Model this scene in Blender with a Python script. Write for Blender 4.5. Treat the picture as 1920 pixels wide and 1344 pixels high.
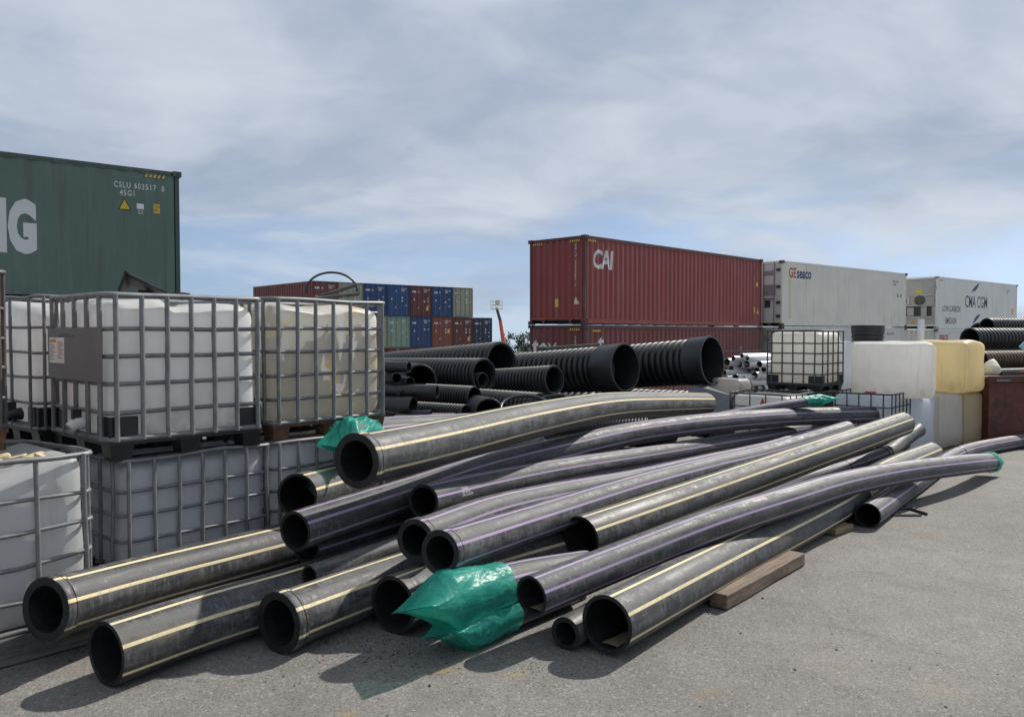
import bpy, bmesh, math, random
from mathutils import Vector, Matrix, noise, Euler

for o in list(bpy.data.objects):
    bpy.data.objects.remove(o)
SC = bpy.context.scene
COL = SC.collection

# ---------------------------------------------------------------- camera
H, F = 1.95, 1500.0
TH = math.atan(48 / 1500.0)
CT, ST = math.cos(TH), math.sin(TH)
cd = bpy.data.cameras.new('camera')
cd.sensor_width = 36.0
cd.sensor_fit = 'HORIZONTAL'
cd.lens = F / 1920 * 36
cd.clip_start, cd.clip_end = 0.05, 6000
cam = bpy.data.objects.new('camera', cd)
COL.objects.link(cam)
cam.location = (0, 0, H)
cam.rotation_euler = (math.pi / 2 - TH, 0, 0)
SC.camera = cam

# ---------------------------------------------------------------- light
SUN_AZ, SUN_EL = math.radians(48), math.radians(42)      # azimuth from +Y towards +X
SUN_W, SKY_W = 4.9, 0.1
SKY_LOC = (5.3, 2.2, 0)
to_sun = Vector((math.sin(SUN_AZ) * math.cos(SUN_EL), math.cos(SUN_AZ) * math.cos(SUN_EL), math.sin(SUN_EL)))
sl = bpy.data.lights.new('sun', 'SUN')
sl.energy = SUN_W
sl.angle = math.radians(0.9)
sl.color = (1.0, 0.95, 0.87)
sun = bpy.data.objects.new('sun', sl)
COL.objects.link(sun)
sun.rotation_euler = to_sun.to_track_quat('Z', 'Y').to_euler()
sun.location = (20, 10, 30)

SC.view_settings.view_transform = 'Standard'
SC.view_settings.look = 'None'
SC.view_settings.exposure = 0.20
SC.view_settings.gamma = 1.0
SC.view_settings.use_curve_mapping = False


class NT:
    """tiny node-tree helper"""
    def __init__(s, tree):
        s.t = tree
        s.n = tree.nodes
        s.n.clear()

    def add(s, typ, **kw):
        nd = s.n.new(typ)
        for k, v in kw.items():
            if k in nd.inputs.keys() if isinstance(k, str) else False:
                pass
            setattr(nd, k, v)
        return nd

    def link(s, a, b):
        s.t.links.new(a, b)

    def put(s, sock, v):
        if isinstance(v, bpy.types.NodeSocket):
            s.link(v, sock)
        elif v is not None:
            if isinstance(v, (tuple, list)) and len(v) == 3 and sock.type == 'RGBA':
                v = (*v, 1)
            sock.default_value = v

    def math(s, op, a, b=None, c=None, clamp=False):
        nd = s.n.new('ShaderNodeMath')
        nd.operation = op
        nd.use_clamp = clamp
        s.put(nd.inputs[0], a)
        if b is not None: s.put(nd.inputs[1], b)
        if c is not None: s.put(nd.inputs[2], c)
        return nd.outputs[0]

    def vmath(s, op, a, b=None, scale=None):
        nd = s.n.new('ShaderNodeVectorMath')
        nd.operation = op
        s.put(nd.inputs[0], a)
        if b is not None: s.put(nd.inputs[1], b)
        if scale is not None: s.put(nd.inputs['Scale'], scale)
        return nd.outputs['Value'] if op in ('LENGTH', 'DOT_PRODUCT') else nd.outputs[0]

    def mix(s, fac, a, b, mode='MIX'):
        nd = s.n.new('ShaderNodeMix')
        nd.data_type = 'RGBA'
        nd.blend_type = mode
        s.put(nd.inputs[0], fac)
        s.put(nd.inputs[6], a)
        s.put(nd.inputs[7], b)
        return nd.outputs[2]

    def noise(s, vec, scale, detail=4, rough=.55, dist=0, out=0):
        nd = s.n.new('ShaderNodeTexNoise')
        if vec is not None: s.link(vec, nd.inputs['Vector'])
        nd.inputs['Scale'].default_value = scale
        nd.inputs['Detail'].default_value = detail
        nd.inputs['Roughness'].default_value = rough
        nd.inputs['Distortion'].default_value = dist
        return nd.outputs[out]

    def step(s, v, a, b, lo=0., hi=1.):
        nd = s.n.new('ShaderNodeMapRange')
        nd.interpolation_type = 'SMOOTHSTEP'
        s.put(nd.inputs[0], v)
        nd.inputs[1].default_value = a
        nd.inputs[2].default_value = b
        nd.inputs[3].default_value = lo
        nd.inputs[4].default_value = hi
        return nd.outputs[0]

    def sep(s, v):
        nd = s.n.new('ShaderNodeSeparateXYZ')
        s.link(v, nd.inputs[0])
        return nd.outputs

    def comb(s, x, y, z):
        nd = s.n.new('ShaderNodeCombineXYZ')
        for i, v in enumerate((x, y, z)):
            s.put(nd.inputs[i], v)
        return nd.outputs[0]

    def bump(s, h, strength, dist=.01):
        nd = s.n.new('ShaderNodeBump')
        nd.inputs['Strength'].default_value = strength
        nd.inputs['Distance'].default_value = dist
        s.link(h, nd.inputs['Height'])
        return nd.outputs[0]


# ---- sky: clear Nishita sky seen between layers of cloud
W = bpy.data.worlds.new('World')
SC.world = W
W.use_nodes = True
q = NT(W.node_tree)
tc = q.n.new('ShaderNodeTexCoord')
dx, dy, dz = q.sep(tc.outputs['Generated'])
zc = q.math('MAXIMUM', dz, 0.015)
sky = q.n.new('ShaderNodeTexSky')
sky.sky_type = 'NISHITA'
sky.sun_disc = False
sky.sun_elevation = SUN_EL
sky.sun_rotation = SUN_AZ
sky.altitude = 50
sky.air_density = 1.0
sky.dust_density = 0.5
sky.ozone_density = 1.5
q.link(q.comb(dx, dy, q.math('MULTIPLY_ADD', zc, .85, .13)), sky.inputs['Vector'])
zz = q.math('ADD', zc, 0.22)
p = q.comb(q.math('DIVIDE', dx, zz), q.math('DIVIDE', dy, zz), 0.0)
mp = q.n.new('ShaderNodeMapping')
mp.inputs['Location'].default_value = SKY_LOC
mp.inputs['Rotation'].default_value = (0, 0, math.radians(-24))
mp.inputs['Scale'].default_value = (0.85, 1.0, 1)
q.link(p, mp.inputs['Vector'])
warp = q.noise(mp.outputs[0], 1.3, 3, .5, 0, 1)
pw = q.vmath('ADD', mp.outputs[0], q.vmath('SCALE', q.vmath('SUBTRACT', warp, (.5, .5, .5)), scale=.50))
big = q.noise(pw, 1.1, 6, .5)
mid = q.noise(pw, 3.2, 8, .58)
fine = q.noise(pw, 9., 8, .6)
dens = q.math('ADD', q.math('MULTIPLY', big, .60), q.math('ADD', q.math('MULTIPLY', mid, .28), q.math('MULTIPLY', fine, .12)))
# the deck thins towards the horizon, where clear blue shows between wisps
thin = q.step(zc, 0.02, 0.24, -0.075, 0.14)
cover = q.step(q.math('ADD', dens, thin), 0.36, 0.60)
cover = q.math('MULTIPLY_ADD', cover, .76, .22)
bright = q.step(q.noise(pw, 1.25, 7, .52, .25), 0.36, 0.66)
bright = q.math('ADD', q.math('MULTIPLY', bright, .74), q.math('MULTIPLY', q.step(mid, .36, .64), .26))
ccol = q.mix(bright, (3.25, 3.85, 4.95), (5.6, 6.1, 6.75))
clear = q.mix(1.0, sky.outputs[0], (1.0, 1.0, 1.03), 'MULTIPLY')
bg = q.n.new('ShaderNodeBackground')
bg.inputs['Strength'].default_value = SKY_W
q.link(q.mix(cover, clear, ccol), bg.inputs['Color'])
wo = q.n.new('ShaderNodeOutputWorld')
q.link(bg.outputs[0], wo.inputs['Surface'])


# ---------------------------------------------------------------- placing helpers
def at(px, py, d):
    a = (px - 960) / F
    b = -(py - 672) / F
    return Vector((a * d, d * (CT + b * ST), H + d * (-ST + b * CT)))


def gz(y):
    t = max(y - 9, 0)
    return -.042 * t * t / 4 if t < 2 else -.042 * (t - 1)


def tag(o, label=None, cat=None, group=None, kind=None):
    for k, v in (('label', label), ('category', cat), ('group', group), ('kind', kind)):
        if v: o[k] = v
    return o


def thing(name, label, cat, loc=(0, 0, 0), rz=0.0, group=None, tilt=None):
    o = bpy.data.objects.new(name, None)
    o.empty_display_size = .2
    COL.objects.link(o)
    o.location = loc
    o.rotation_euler = (tilt[0] if tilt else 0, tilt[1] if tilt else 0, rz)
    return tag(o, label, cat, group)


def link(name, me, parent=None, loc=None, rot=None, scale=None, color=None):
    o = bpy.data.objects.new(name, me)
    COL.objects.link(o)
    if parent: o.parent = parent
    if loc is not None: o.location = loc
    if rot is not None: o.rotation_euler = rot
    if scale is not None: o.scale = scale
    if color is not None: o.color = (*color, 1)
    return o


class MB:
    """collects geometry for ONE mesh"""
    def __init__(s):
        s.v, s.f, s.m, s.uv = [], [], [], {}

    def quad(s, a, b, c, d, m=0):
        n = len(s.v)
        s.v += [Vector(a), Vector(b), Vector(c), Vector(d)]
        s.f.append((n, n + 1, n + 2, n + 3)); s.m.append(m)

    def box(s, c, sz, rot=None, m=0, taper=1.0):
        hx, hy, hz = sz[0] / 2, sz[1] / 2, sz[2] / 2
        n = len(s.v)
        for z in (-1, 1):
            k = taper if z > 0 else 1.0
            for x, y in ((-1, -1), (1, -1), (1, 1), (-1, 1)):
                p = Vector((x * hx * k, y * hy * k, z * hz))
                if rot is not None: p = rot @ p
                s.v.append(p + Vector(c))
        for q_ in ((3, 2, 1, 0), (4, 5, 6, 7), (0, 1, 5, 4), (1, 2, 6, 5), (2, 3, 7, 6), (3, 0, 4, 7)):
            s.f.append(tuple(n + i for i in q_)); s.m.append(m)

    def b2(s, lo, hi, m=0):
        s.box([(a + b) / 2 for a, b in zip(lo, hi)], [abs(b - a) for a, b in zip(lo, hi)], m=m)

    def prism(s, poly, vec, m=0):
        vec = Vector(vec)
        n = len(s.v); k = len(poly)
        s.v += [Vector(p) for p in poly] + [Vector(p) + vec for p in poly]
        s.f.append(tuple(n + i for i in range(k))[::-1]); s.m.append(m)
        s.f.append(tuple(n + k + i for i in range(k))); s.m.append(m)
        for i in range(k):
            j = (i + 1) % k
            s.f.append((n + i, n + j, n + k + j, n + k + i)); s.m.append(m)

    def tube(s, path, r, sides=8, closed=False, caps=True, m=0, up=None):
        path = [Vector(p) for p in path]
        fr = frames(path, closed, up)
        n = len(s.v)
        for i, (p, (t, a, b)) in enumerate(zip(path, fr)):
            rr = r[i] if isinstance(r, (list, tuple)) else r
            for k in range(sides):
                w = 2 * math.pi * k / sides
                s.v.append(p + a * (rr * math.cos(w)) + b * (rr * math.sin(w)))
        L = len(path)
        for i in range(L if closed else L - 1):
            i2 = (i + 1) % L
            for k in range(sides):
                k2 = (k + 1) % sides
                s.f.append((n + i * sides + k, n + i * sides + k2, n + i2 * sides + k2, n + i2 * sides + k)); s.m.append(m)
        if caps and not closed:
            s.f.append(tuple(n + k for k in range(sides))[::-1]); s.m.append(m)
            s.f.append(tuple(n + (L - 1) * sides + k for k in range(sides))); s.m.append(m)

    def mesh(s, name, mats, smooth=None):
        me = bpy.data.meshes.new(name)
        me.from_pydata([tuple(v) for v in s.v], [], s.f)
        for mt in (mats if isinstance(mats, (list, tuple)) else [mats]):
            me.materials.append(mt)
        if any(s.m):
            me.polygons.foreach_set('material_index', s.m)
        if smooth is not None:
            me.shade_smooth()
            me.set_sharp_from_angle(angle=math.radians(smooth))
        me.update()
        return me

    def build(s, name, mats, parent=None, smooth=None, **kw):
        return link(name, s.mesh(name, mats, smooth), parent, **kw)


def frames(path, closed=False, up=None):
    out = []
    n = len(path)
    a = None
    for i in range(n):
        if closed:
            t = path[(i + 1) % n] - path[i - 1]
        else:
            t = path[min(i + 1, n - 1)] - path[max(i - 1, 0)]
        t = t.normalized()
        if a is None:
            ref = Vector(up) if up else (Vector((0, 0, 1)) if abs(t.z) < .9 else Vector((1, 0, 0)))
            a = (ref - t * ref.dot(t)).normalized()
        else:
            a = (a - t * a.dot(t)).normalized()
        b = t.cross(a)
        out.append((t, a, b))
    return out


def catmull(pts, step=.15):
    pts = [Vector(p) for p in pts]
    P = [pts[0] * 2 - pts[1]] + pts + [pts[-1] * 2 - pts[-2]]
    out = []
    for i in range(1, len(P) - 2):
        n = max(2, int((P[i + 1] - P[i]).length / step))
        for k in range(n):
            u = k / n
            p0, p1, p2, p3 = P[i - 1:i + 3]
            out.append(p0 * (-.5 * u + u * u - .5 * u ** 3) + p1 * (1 - 2.5 * u * u + 1.5 * u ** 3)
                       + p2 * (.5 * u + 2 * u * u - 1.5 * u ** 3) + p3 * (-.5 * u * u + .5 * u ** 3))
    out.append(pts[-1])
    return out


# ---------------------------------------------------------------- materials
MATS = {}


def material(name, fn):
    m = bpy.data.materials.new(name)
    m.use_nodes = True
    q = NT(m.node_tree)
    out = q.n.new('ShaderNodeOutputMaterial')
    sh = fn(q)
    q.link(sh, out.inputs['Surface'])
    MATS[name] = m
    return m


def pbsdf(q, col, rough=.5, metal=0., normal=None, spec=None, **kw):
    b = q.n.new('ShaderNodeBsdfPrincipled')
    q.put(b.inputs['Base Color'], col)
    q.put(b.inputs['Roughness'], rough)
    q.put(b.inputs['Metallic'], metal)
    if spec is not None: q.put(b.inputs['Specular IOR Level'], spec)
    if normal is not None: q.link(normal, b.inputs['Normal'])
    return b.outputs[0]


def objvec(q, rand=True):
    tc = q.n.new('ShaderNodeTexCoord')
    v = tc.outputs['Object']
    if rand:
        oi = q.n.new('ShaderNodeObjectInfo')
        r = q.math('MULTIPLY', oi.outputs['Random'], 37.0)
        v = q.vmath('ADD', v, q.comb(r, q.math('MULTIPLY', r, 1.7), q.math('MULTIPLY', r, .6)))
    return v


def ocolor(q):
    return q.n.new('ShaderNodeObjectInfo').outputs['Color']


def stretch(q, v, sx, sy, sz):
    return q.vmath('MULTIPLY', v, (sx, sy, sz))


def simple(name, col, rough=.5, metal=0., var=.25, scale=6., spec=None):
    def fn(q):
        v = objvec(q)
        n = q.noise(v, scale, 6, .6)
        c = q.mix(q.step(n, .25, .75), tuple(x * (1 - var) for x in col), tuple(min(x * (1 + var), 1) for x in col))
        return pbsdf(q, c, q.math('MULTIPLY_ADD', n, .2, rough - .1), metal, q.bump(q.noise(v, scale * 8, 4), .12, .004), spec)
    return material(name, fn)


def mat_hdpe(name, stripe, n, width):
    """black polyethylene pipe with coextruded stripes; u runs round the pipe, v along it in metres"""
    def fn(q):
        uv = q.n.new('ShaderNodeUVMap').outputs[0]
        u, v, _ = q.sep(uv)
        oi = q.n.new('ShaderNodeObjectInfo').outputs['Random']
        r = q.math('MULTIPLY', oi, 50.)
        ang = q.math('MULTIPLY', u, 2 * math.pi)
        cu, su = q.math('COSINE', ang), q.math('SINE', ang)
        vr = q.math('ADD', v, r)
        vec = q.comb(cu, su, vr)
        big = q.noise(stretch(q, vec, 1.3, 1.3, .9), 1.4, 5, .6)
        patch = q.noise(stretch(q, vec, 1., 1., 2.2), 2.6, 8, .68)
        scuff = q.noise(stretch(q, vec, .8, .8, 24.), 2.0, 5, .65)
        lines = q.noise(stretch(q, vec, 14., 14., .8), 1.6, 4, .6)
        fine = q.noise(stretch(q, vec, 5., 5., 30.), 3., 6, .7)
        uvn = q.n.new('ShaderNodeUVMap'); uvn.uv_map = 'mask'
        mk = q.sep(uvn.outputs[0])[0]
        dust = q.math('MULTIPLY', q.step(big, .26, .62), q.step(patch, .30, .70))
        dust = q.math('ADD', q.math('MULTIPLY', dust, .85), q.math('MULTIPLY', q.math('MULTIPLY', q.step(scuff, .48, .66), q.step(big, .30, .55)), .75))
        dust = q.math('ADD', dust, q.math('MULTIPLY', q.step(lines, .56, .72), .28))
        dust = q.math('ADD', dust, q.math('MULTIPLY', q.step(fine, .35, .75), .16), clamp=True)
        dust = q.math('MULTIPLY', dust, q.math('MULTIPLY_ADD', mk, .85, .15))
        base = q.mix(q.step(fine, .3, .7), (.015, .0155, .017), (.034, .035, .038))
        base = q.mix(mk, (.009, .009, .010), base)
        c = q.mix(q.math('MULTIPLY', dust, .60), base, (.178, .180, .185))
        mud = q.math('MULTIPLY', q.math('MULTIPLY', q.step(q.noise(stretch(q, vec, 1.2, 1.2, .7), 1.1, 5, .6), .54, .68), q.step(patch, .38, .58)), mk)
        c = q.mix(q.math('MULTIPLY', mud, .5), c, (.17, .14, .09))
        # stripes
        f = q.math('FRACT', q.math('MULTIPLY', u, float(n)))
        d = q.math('ABSOLUTE', q.math('SUBTRACT', f, .5))
        m = q.step(d, width / 2 - .012, width / 2 + .004, 1., 0.)
        sc = q.mix(q.math('MULTIPLY', dust, .45), stripe, (.25, .23, .2))
        sc = q.mix(q.step(q.noise(stretch(q, vec, 3, 3, 9), 3., 5, .7), .62, .78), sc, (.08, .075, .07))
        c = q.mix(q.math('MULTIPLY', m, q.step(mk, .4, .6)), c, sc)
        ro = q.math('ADD', q.math('MULTIPLY', dust, .32), q.math('MULTIPLY_ADD', fine, .2, .36), clamp=True)
        return pbsdf(q, c, ro, 0., q.bump(q.math('ADD', q.math('MULTIPLY', scuff, .7), fine), .08, .005), .34)
    return material(name, fn)


mat_hdpe('hdpe_cream', (.74, .62, .36), 7, .14)
mat_hdpe('hdpe_purple', (.34, .25, .43), 7, .16)
mat_hdpe('hdpe_plain', (.02, .02, .02), 8, .01)
simple('black_plastic', (.018, .019, .021), .42, 0, .4, 5)
simple('corrugated_black', (.018, .0185, .0205), .45, 0, .5, 2.2)
simple('corrugated_brown', (.10, .065, .042), .55, 0, .4, 2.2)
simple('galvanised', (.175, .18, .185), .52, .3, .25, 9)
simple('galvanised_dark', (.085, .08, .078), .55, .3, .3, 9)
simple('rusty_steel', (.13, .062, .035), .8, .1, .5, 9)
simple('white_pvc', (.66, .67, .68), .35, 0, .08, 3)
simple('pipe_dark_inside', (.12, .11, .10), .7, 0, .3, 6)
simple('grey_panel', (.115, .12, .135), .42, .2, .15, 3)
simple('plate_grey', (.17, .175, .18), .5, .3, .10, 3)
simple('paper', (.72, .72, .70), .6, 0, .06, 3)
simple('ink_black', (.03, .03, .035), .6, 0, .2, 10)
simple('sticker_yellow', (.62, .42, .04), .5, 0, .12, 10)
simple('sticker_orange', (.60, .27, .03), .5, 0, .12, 10)
simple('dry_sand', (.20, .155, .095), .95, 0, .3, 30)
simple('foam_yellow', (.56, .46, .29), .8, 0, .3, 8)
simple('red_cap', (.38, .045, .035), .4, 0, .15, 8)
simple('boom_orange', (.55, .11, .04), .4, 0, .15, 3)
simple('tyre', (.02, .02, .02), .8, 0, .3, 8)
simple('steel_dark', (.06, .058, .055), .5, .3, .4, 8)
simple('rubber_sheet', (.022, .023, .026), .6, 0, .3, 8)
simple('white_bag', (.70, .66, .55), .7, 0, .1, 6)
simple('stone', (.10, .097, .09), .85, 0, .4, 25)
simple('pvc_grey_mark', (.23, .23, .24), .6, 0, .2, 10)


def fn_wood(col1, col2):
    def fn(q):
        v = objvec(q)
        g = q.noise(stretch(q, v, 1.2, 14, 14), 2.2, 6, .62, .6)
        st = q.noise(v, 2.2, 4, .6)
        c = q.mix(q.step(g, .3, .7), col1, col2)
        c = q.mix(q.step(st, .52, .7, 0, .5), c, tuple(x * .45 for x in col1))
        return pbsdf(q, c, .8, 0, q.bump(g, .4, .006))
    return fn


material('timber_brown', fn_wood((.085, .058, .042), (.20, .145, .105)))
material('timber_pale', fn_wood((.15, .115, .06), (.27, .22, .13)))
material('timber_grey', fn_wood((.06, .058, .053), (.155, .15, .135)))


def fn_hdpe_bottle(stained=False, cut=0.):
    """translucent white moulded polyethylene; object colour tints it"""
    def fn(q):
        v = objvec(q)
        tc = q.n.new('ShaderNodeTexCoord')
        z = q.sep(tc.outputs['Object'])[2]
        col = ocolor(q)
        n1 = q.noise(v, 1.6, 6, .6)
        c = q.mix(q.step(n1, .3, .75, 0., .22), col, (.40, .36, .29))
        drip = q.noise(stretch(q, v, 9, 9, .7), 1.3, 5, .6)
        c = q.mix(q.step(drip, .56, .8, 0., .30), c, (.33, .30, .25))
        spots = q.noise(v, 17, 5, .7)
        c = q.mix(q.step(spots, .70, .78, 0., .5), c, (.12, .11, .10))
        grime = q.math('MULTIPLY', q.step(z, .0, .32, 1., 0.), q.step(q.noise(v, 5, 6, .7), .35, .75))
        c = q.mix(q.math('MULTIPLY', grime, .5), c, (.22, .17, .10))
        if stained:
            # residue of the old contents clinging inside: cut-out shaped fields of yellow, grey and clean white
            edge = q.noise(stretch(q, v, 1.6, 1.6, 1.1), 1.5, 5, .55, .5)
            lvl = q.math('ADD', q.math('MULTIPLY', z, .55), q.math('MULTIPLY', edge, .9))
            c = q.mix(q.step(lvl, .86, .885, 1., 0.), c, q.mix(q.step(n1, .3, .7), (.42, .43, .47), (.58, .55, .46)))
            yl = q.noise(v, 1.15, 5, .55, .4)
            c = q.mix(q.step(yl, .52, .56, 0., .75), c, (.80, .66, .36))
            wh = q.noise(stretch(q, v, 2.2, 2.2, 1.1), 1.2, 4, .5, .8)
            c = q.mix(q.step(wh, .55, .565, 0., .9), c, (.92, .92, .92))
        b = pbsdf(q, c, .42, 0, q.bump(q.noise(v, 7, 5, .6), .10, .02), .4)
        tr = q.n.new('ShaderNodeBsdfTranslucent')
        q.put(tr.inputs['Color'], c)
        mx = q.n.new('ShaderNodeMixShader')
        mx.inputs[0].default_value = .58
        q.link(b, mx.inputs[1]); q.link(tr.outputs[0], mx.inputs[2])
        return mx.outputs[0]
    return fn


material('bottle', fn_hdpe_bottle())
material('bottle_stained', fn_hdpe_bottle(True))


def fn_green_bag(q):
    v = objvec(q)
    n = q.noise(v, 5, 5, .6)
    c = q.mix(q.step(n, .3, .7), (.03, .40, .31), (.08, .56, .45))
    b = pbsdf(q, c, .36, 0, q.bump(q.math('ABSOLUTE', q.math('SUBTRACT', q.noise(stretch(q, v, 1, 1, 1.6), 11, 2, .5, .6), .5)), .45, .02), .4)
    tr = q.n.new('ShaderNodeBsdfTranslucent'); q.put(tr.inputs['Color'], c)
    tp = q.n.new('ShaderNodeBsdfTransparent'); q.put(tp.inputs['Color'], (.45, .85, .74, 1))
    m1 = q.n.new('ShaderNodeMixShader'); m1.inputs[0].default_value = .35
    q.link(b, m1.inputs[1]); q.link(tr.outputs[0], m1.inputs[2])
    m2 = q.n.new('ShaderNodeMixShader'); m2.inputs[0].default_value = .42
    q.link(m1.outputs[0], m2.inputs[1]); q.link(tp.outputs[0], m2.inputs[2])
    return m2.outputs[0]


material('green_film', fn_green_bag)


def fn_blue_film(q):
    return pbsdf(q, (.28, .55, .60), .3)


material('blue_film', fn_blue_film)


def fn_paint(streak=.5, rust=.5, lo=.57, hi=.70):
    """weathered container paint; object colour gives the hue"""
    def fn(q):
        v = objvec(q)
        col = ocolor(q)
        n = q.noise(v, .9, 6, .6)
        c = q.mix(q.step(n, .3, .7, 0, .35), col, q.mix(1., col, (.72, .70, .70), 'MULTIPLY'))
        fade = q.noise(stretch(q, v, 3.5, 3.5, .25), 1.5, 5, .6)
        c = q.mix(q.step(fade, .5, .75, 0, .16), c, (.34, .33, .32))
        st = q.noise(stretch(q, v, 7, 7, .22), 1.2, 5, .62)
        c = q.mix(q.step(st, lo, hi, 0, streak), c, (.085, .072, .060))
        sp = q.noise(v, 6, 6, .7)
        c = q.mix(q.step(sp, .64, .72, 0, rust), c, (.075, .032, .017))
        return pbsdf(q, c, .55, 0, q.bump(sp, .12, .006))
    return fn


material('paint', fn_paint(.42, .6))
material('paint_green', fn_paint(.42, .45, .54, .66))
material('paint_white', fn_paint(.30, .4))


def fn_letter(col):
    def fn(q):
        v = objvec(q)
        n = q.noise(v, 9, 6, .7)
        tp = q.step(q.noise(stretch(q, v, 5, 5, 2), 4, 6, .7), .62, .70, 0, .8)
        c = q.mix(tp, col, tuple(x * .3 for x in col))
        return pbsdf(q, c, .6)
    return fn


material('letter_white', fn_letter((.60, .61, .60)))
material('letter_red', fn_letter((.42, .05, .04)))
material('letter_navy', fn_letter((.025, .04, .14)))
material('letter_black', fn_letter((.025, .03, .05)))
material('letter_yellow', fn_letter((.62, .44, .06)))
material('letter_cream', fn_letter((.60, .55, .40)))


def fn_asphalt(q):
    geo = q.n.new('ShaderNodeNewGeometry')
    v = geo.outputs['Position']
    vo = q.n.new('ShaderNodeTexVoronoi')
    vo.inputs['Scale'].default_value = 150
    q.link(v, vo.inputs['Vector'])
    cell = q.sep(vo.outputs['Color'])[0]
    vo2 = q.n.new('ShaderNodeTexVoronoi')
    vo2.inputs['Scale'].default_value = 74
    q.link(v, vo2.inputs['Vector'])
    cell2 = q.sep(vo2.outputs['Color'])[1]
    n1 = q.noise(v, .45, 6, .6)
    n2 = q.noise(v, 3.2, 8, .68)
    n3 = q.noise(v, 28, 4, .6)
    c = q.mix(q.step(n1, .3, .7), (.148, .141, .130), (.196, .187, .173))
    c = q.mix(q.step(n2, .40, .72, 0, .55), c, (.112, .107, .101))
    c = q.mix(q.step(cell, .0, 1.), q.mix(1., c, (.74, .74, .75), 'MULTIPLY'), q.mix(1., c, (1.26, 1.25, 1.24), 'MULTIPLY'))
    c = q.mix(q.step(cell2, .90, .96, 0, .34), c, (.36, .345, .315))
    c = q.mix(q.step(cell2, .0, .07, .6, 0), c, (.05, .048, .046))
    c = q.mix(q.step(n3, .62, .75, 0, .35), c, (.085, .082, .078))
    # cracks
    ck = q.n.new('ShaderNodeTexVoronoi')
    ck.feature = 'DISTANCE_TO_EDGE'
    ck.inputs['Scale'].default_value = .32
    wv = q.vmath('ADD', v, q.vmath('SCALE', q.noise(v, 2.2, 5, .6, 0, 1), scale=.35))
    q.link(wv, ck.inputs['Vector'])
    crack = q.math('MULTIPLY', q.step(ck.outputs['Distance'], .002, .008, 1, 0), q.step(n1, .42, .52))
    c = q.mix(q.math('MULTIPLY', crack, .16), c, (.045, .043, .040))
    # oil spots
    oil = q.step(q.noise(v, .9, 3, .5), .66, .74, 0, .35)
    c = q.mix(oil, c, (.075, .072, .07))
    # sandy dust
    sd = q.math('MULTIPLY', q.step(q.noise(v, .7, 7, .62, .3), .57, .74), q.step(n2, .35, .6))
    c = q.mix(q.math('MULTIPLY', sd, .40), c, (.30, .255, .185))
    hgt = q.math('ADD', q.math('MULTIPLY', cell, .5), n3)
    return pbsdf(q, c, .85, 0, q.bump(hgt, .55, .006), .3)


material('asphalt', fn_asphalt)


def fn_sand(col):
    def fn(q):
        tc = q.n.new('ShaderNodeTexCoord')
        v = tc.outputs['Object']
        d = q.vmath('LENGTH', v)
        n = q.noise(v, 4, 7, .7)
        n2 = q.noise(v, 70, 3, .6)
        a = q.math('MULTIPLY', q.step(q.math('ADD', d, q.math('MULTIPLY', n, 1.5)), .75, 1.55, 1, 0), q.step(n2, .36, .62))
        b = pbsdf(q, col, .9)
        t = q.n.new('ShaderNodeBsdfTransparent')
        mx = q.n.new('ShaderNodeMixShader')
        q.link(q.math('MULTIPLY', a, .5), mx.inputs[0])
        q.link(t.outputs[0], mx.inputs[1]); q.link(b, mx.inputs[2])
        return mx.outputs[0]
    return fn


material('sand', fn_sand((.34, .26, .17)))
material('yellow_spray', fn_sand((.48, .30, .06)))


def fn_leaf(q):
    v = objvec(q)
    c = q.mix(q.noise(v, 2, 3), (.035, .05, .022), (.095, .105, .055))
    return pbsdf(q, c, .6)


material('leaf', fn_leaf)
simple('bark', (.08, .06, .045), .9, 0, .3, 6)
simple('hill_earth', (.24, .17, .12), .95, 0, .25, .02)
M = MATS

# ---------------------------------------------------------------- the ground
mb = MB()
ys = [-60, -10, 0, 3, 6, 8, 9, 9.4, 9.8, 10.2, 10.6, 11, 12, 14, 18, 24, 32, 45, 70, 110, 200, 400, 800, 1500]
xs = [-900, -300, -100, -40, -15, -5, 0, 5, 15, 40, 100, 300, 900]
for y in ys:
    for x in xs:
        mb.v.append(Vector((x, y, gz(y))))
for j in range(len(ys) - 1):
    for i in range(len(xs) - 1):
        a = j * len(xs) + i
        mb.f.append((a, a + 1, a + 1 + len(xs), a + len(xs))); mb.m.append(0)
tag(mb.build('ground', M['asphalt'], smooth=30), kind='structure')

# a brown rise far off to the right
mb = MB()
nx, ny = 28, 8
for j in range(ny):
    for i in range(nx):
        x = 190 + i * 12; y = 320 + j * 22
        e = math.sin(math.pi * i / (nx - 1)) ** .6 * math.sin(math.pi * j / (ny - 1))
        hgt = e * (30 + 7 * noise.noise(Vector((x * .02, y * .02, 0)))) if 0 < j < ny - 1 else 0
        mb.v.append(Vector((x, y, gz(y) - 1 + hgt)))
for j in range(ny - 1):
    for i in range(nx - 1):
        a = j * nx + i
        mb.f.append((a, a + 1, a + 1 + nx, a + nx)); mb.m.append(0)
tag(mb.build('hill', M['hill_earth'], smooth=60), kind='structure')


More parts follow.
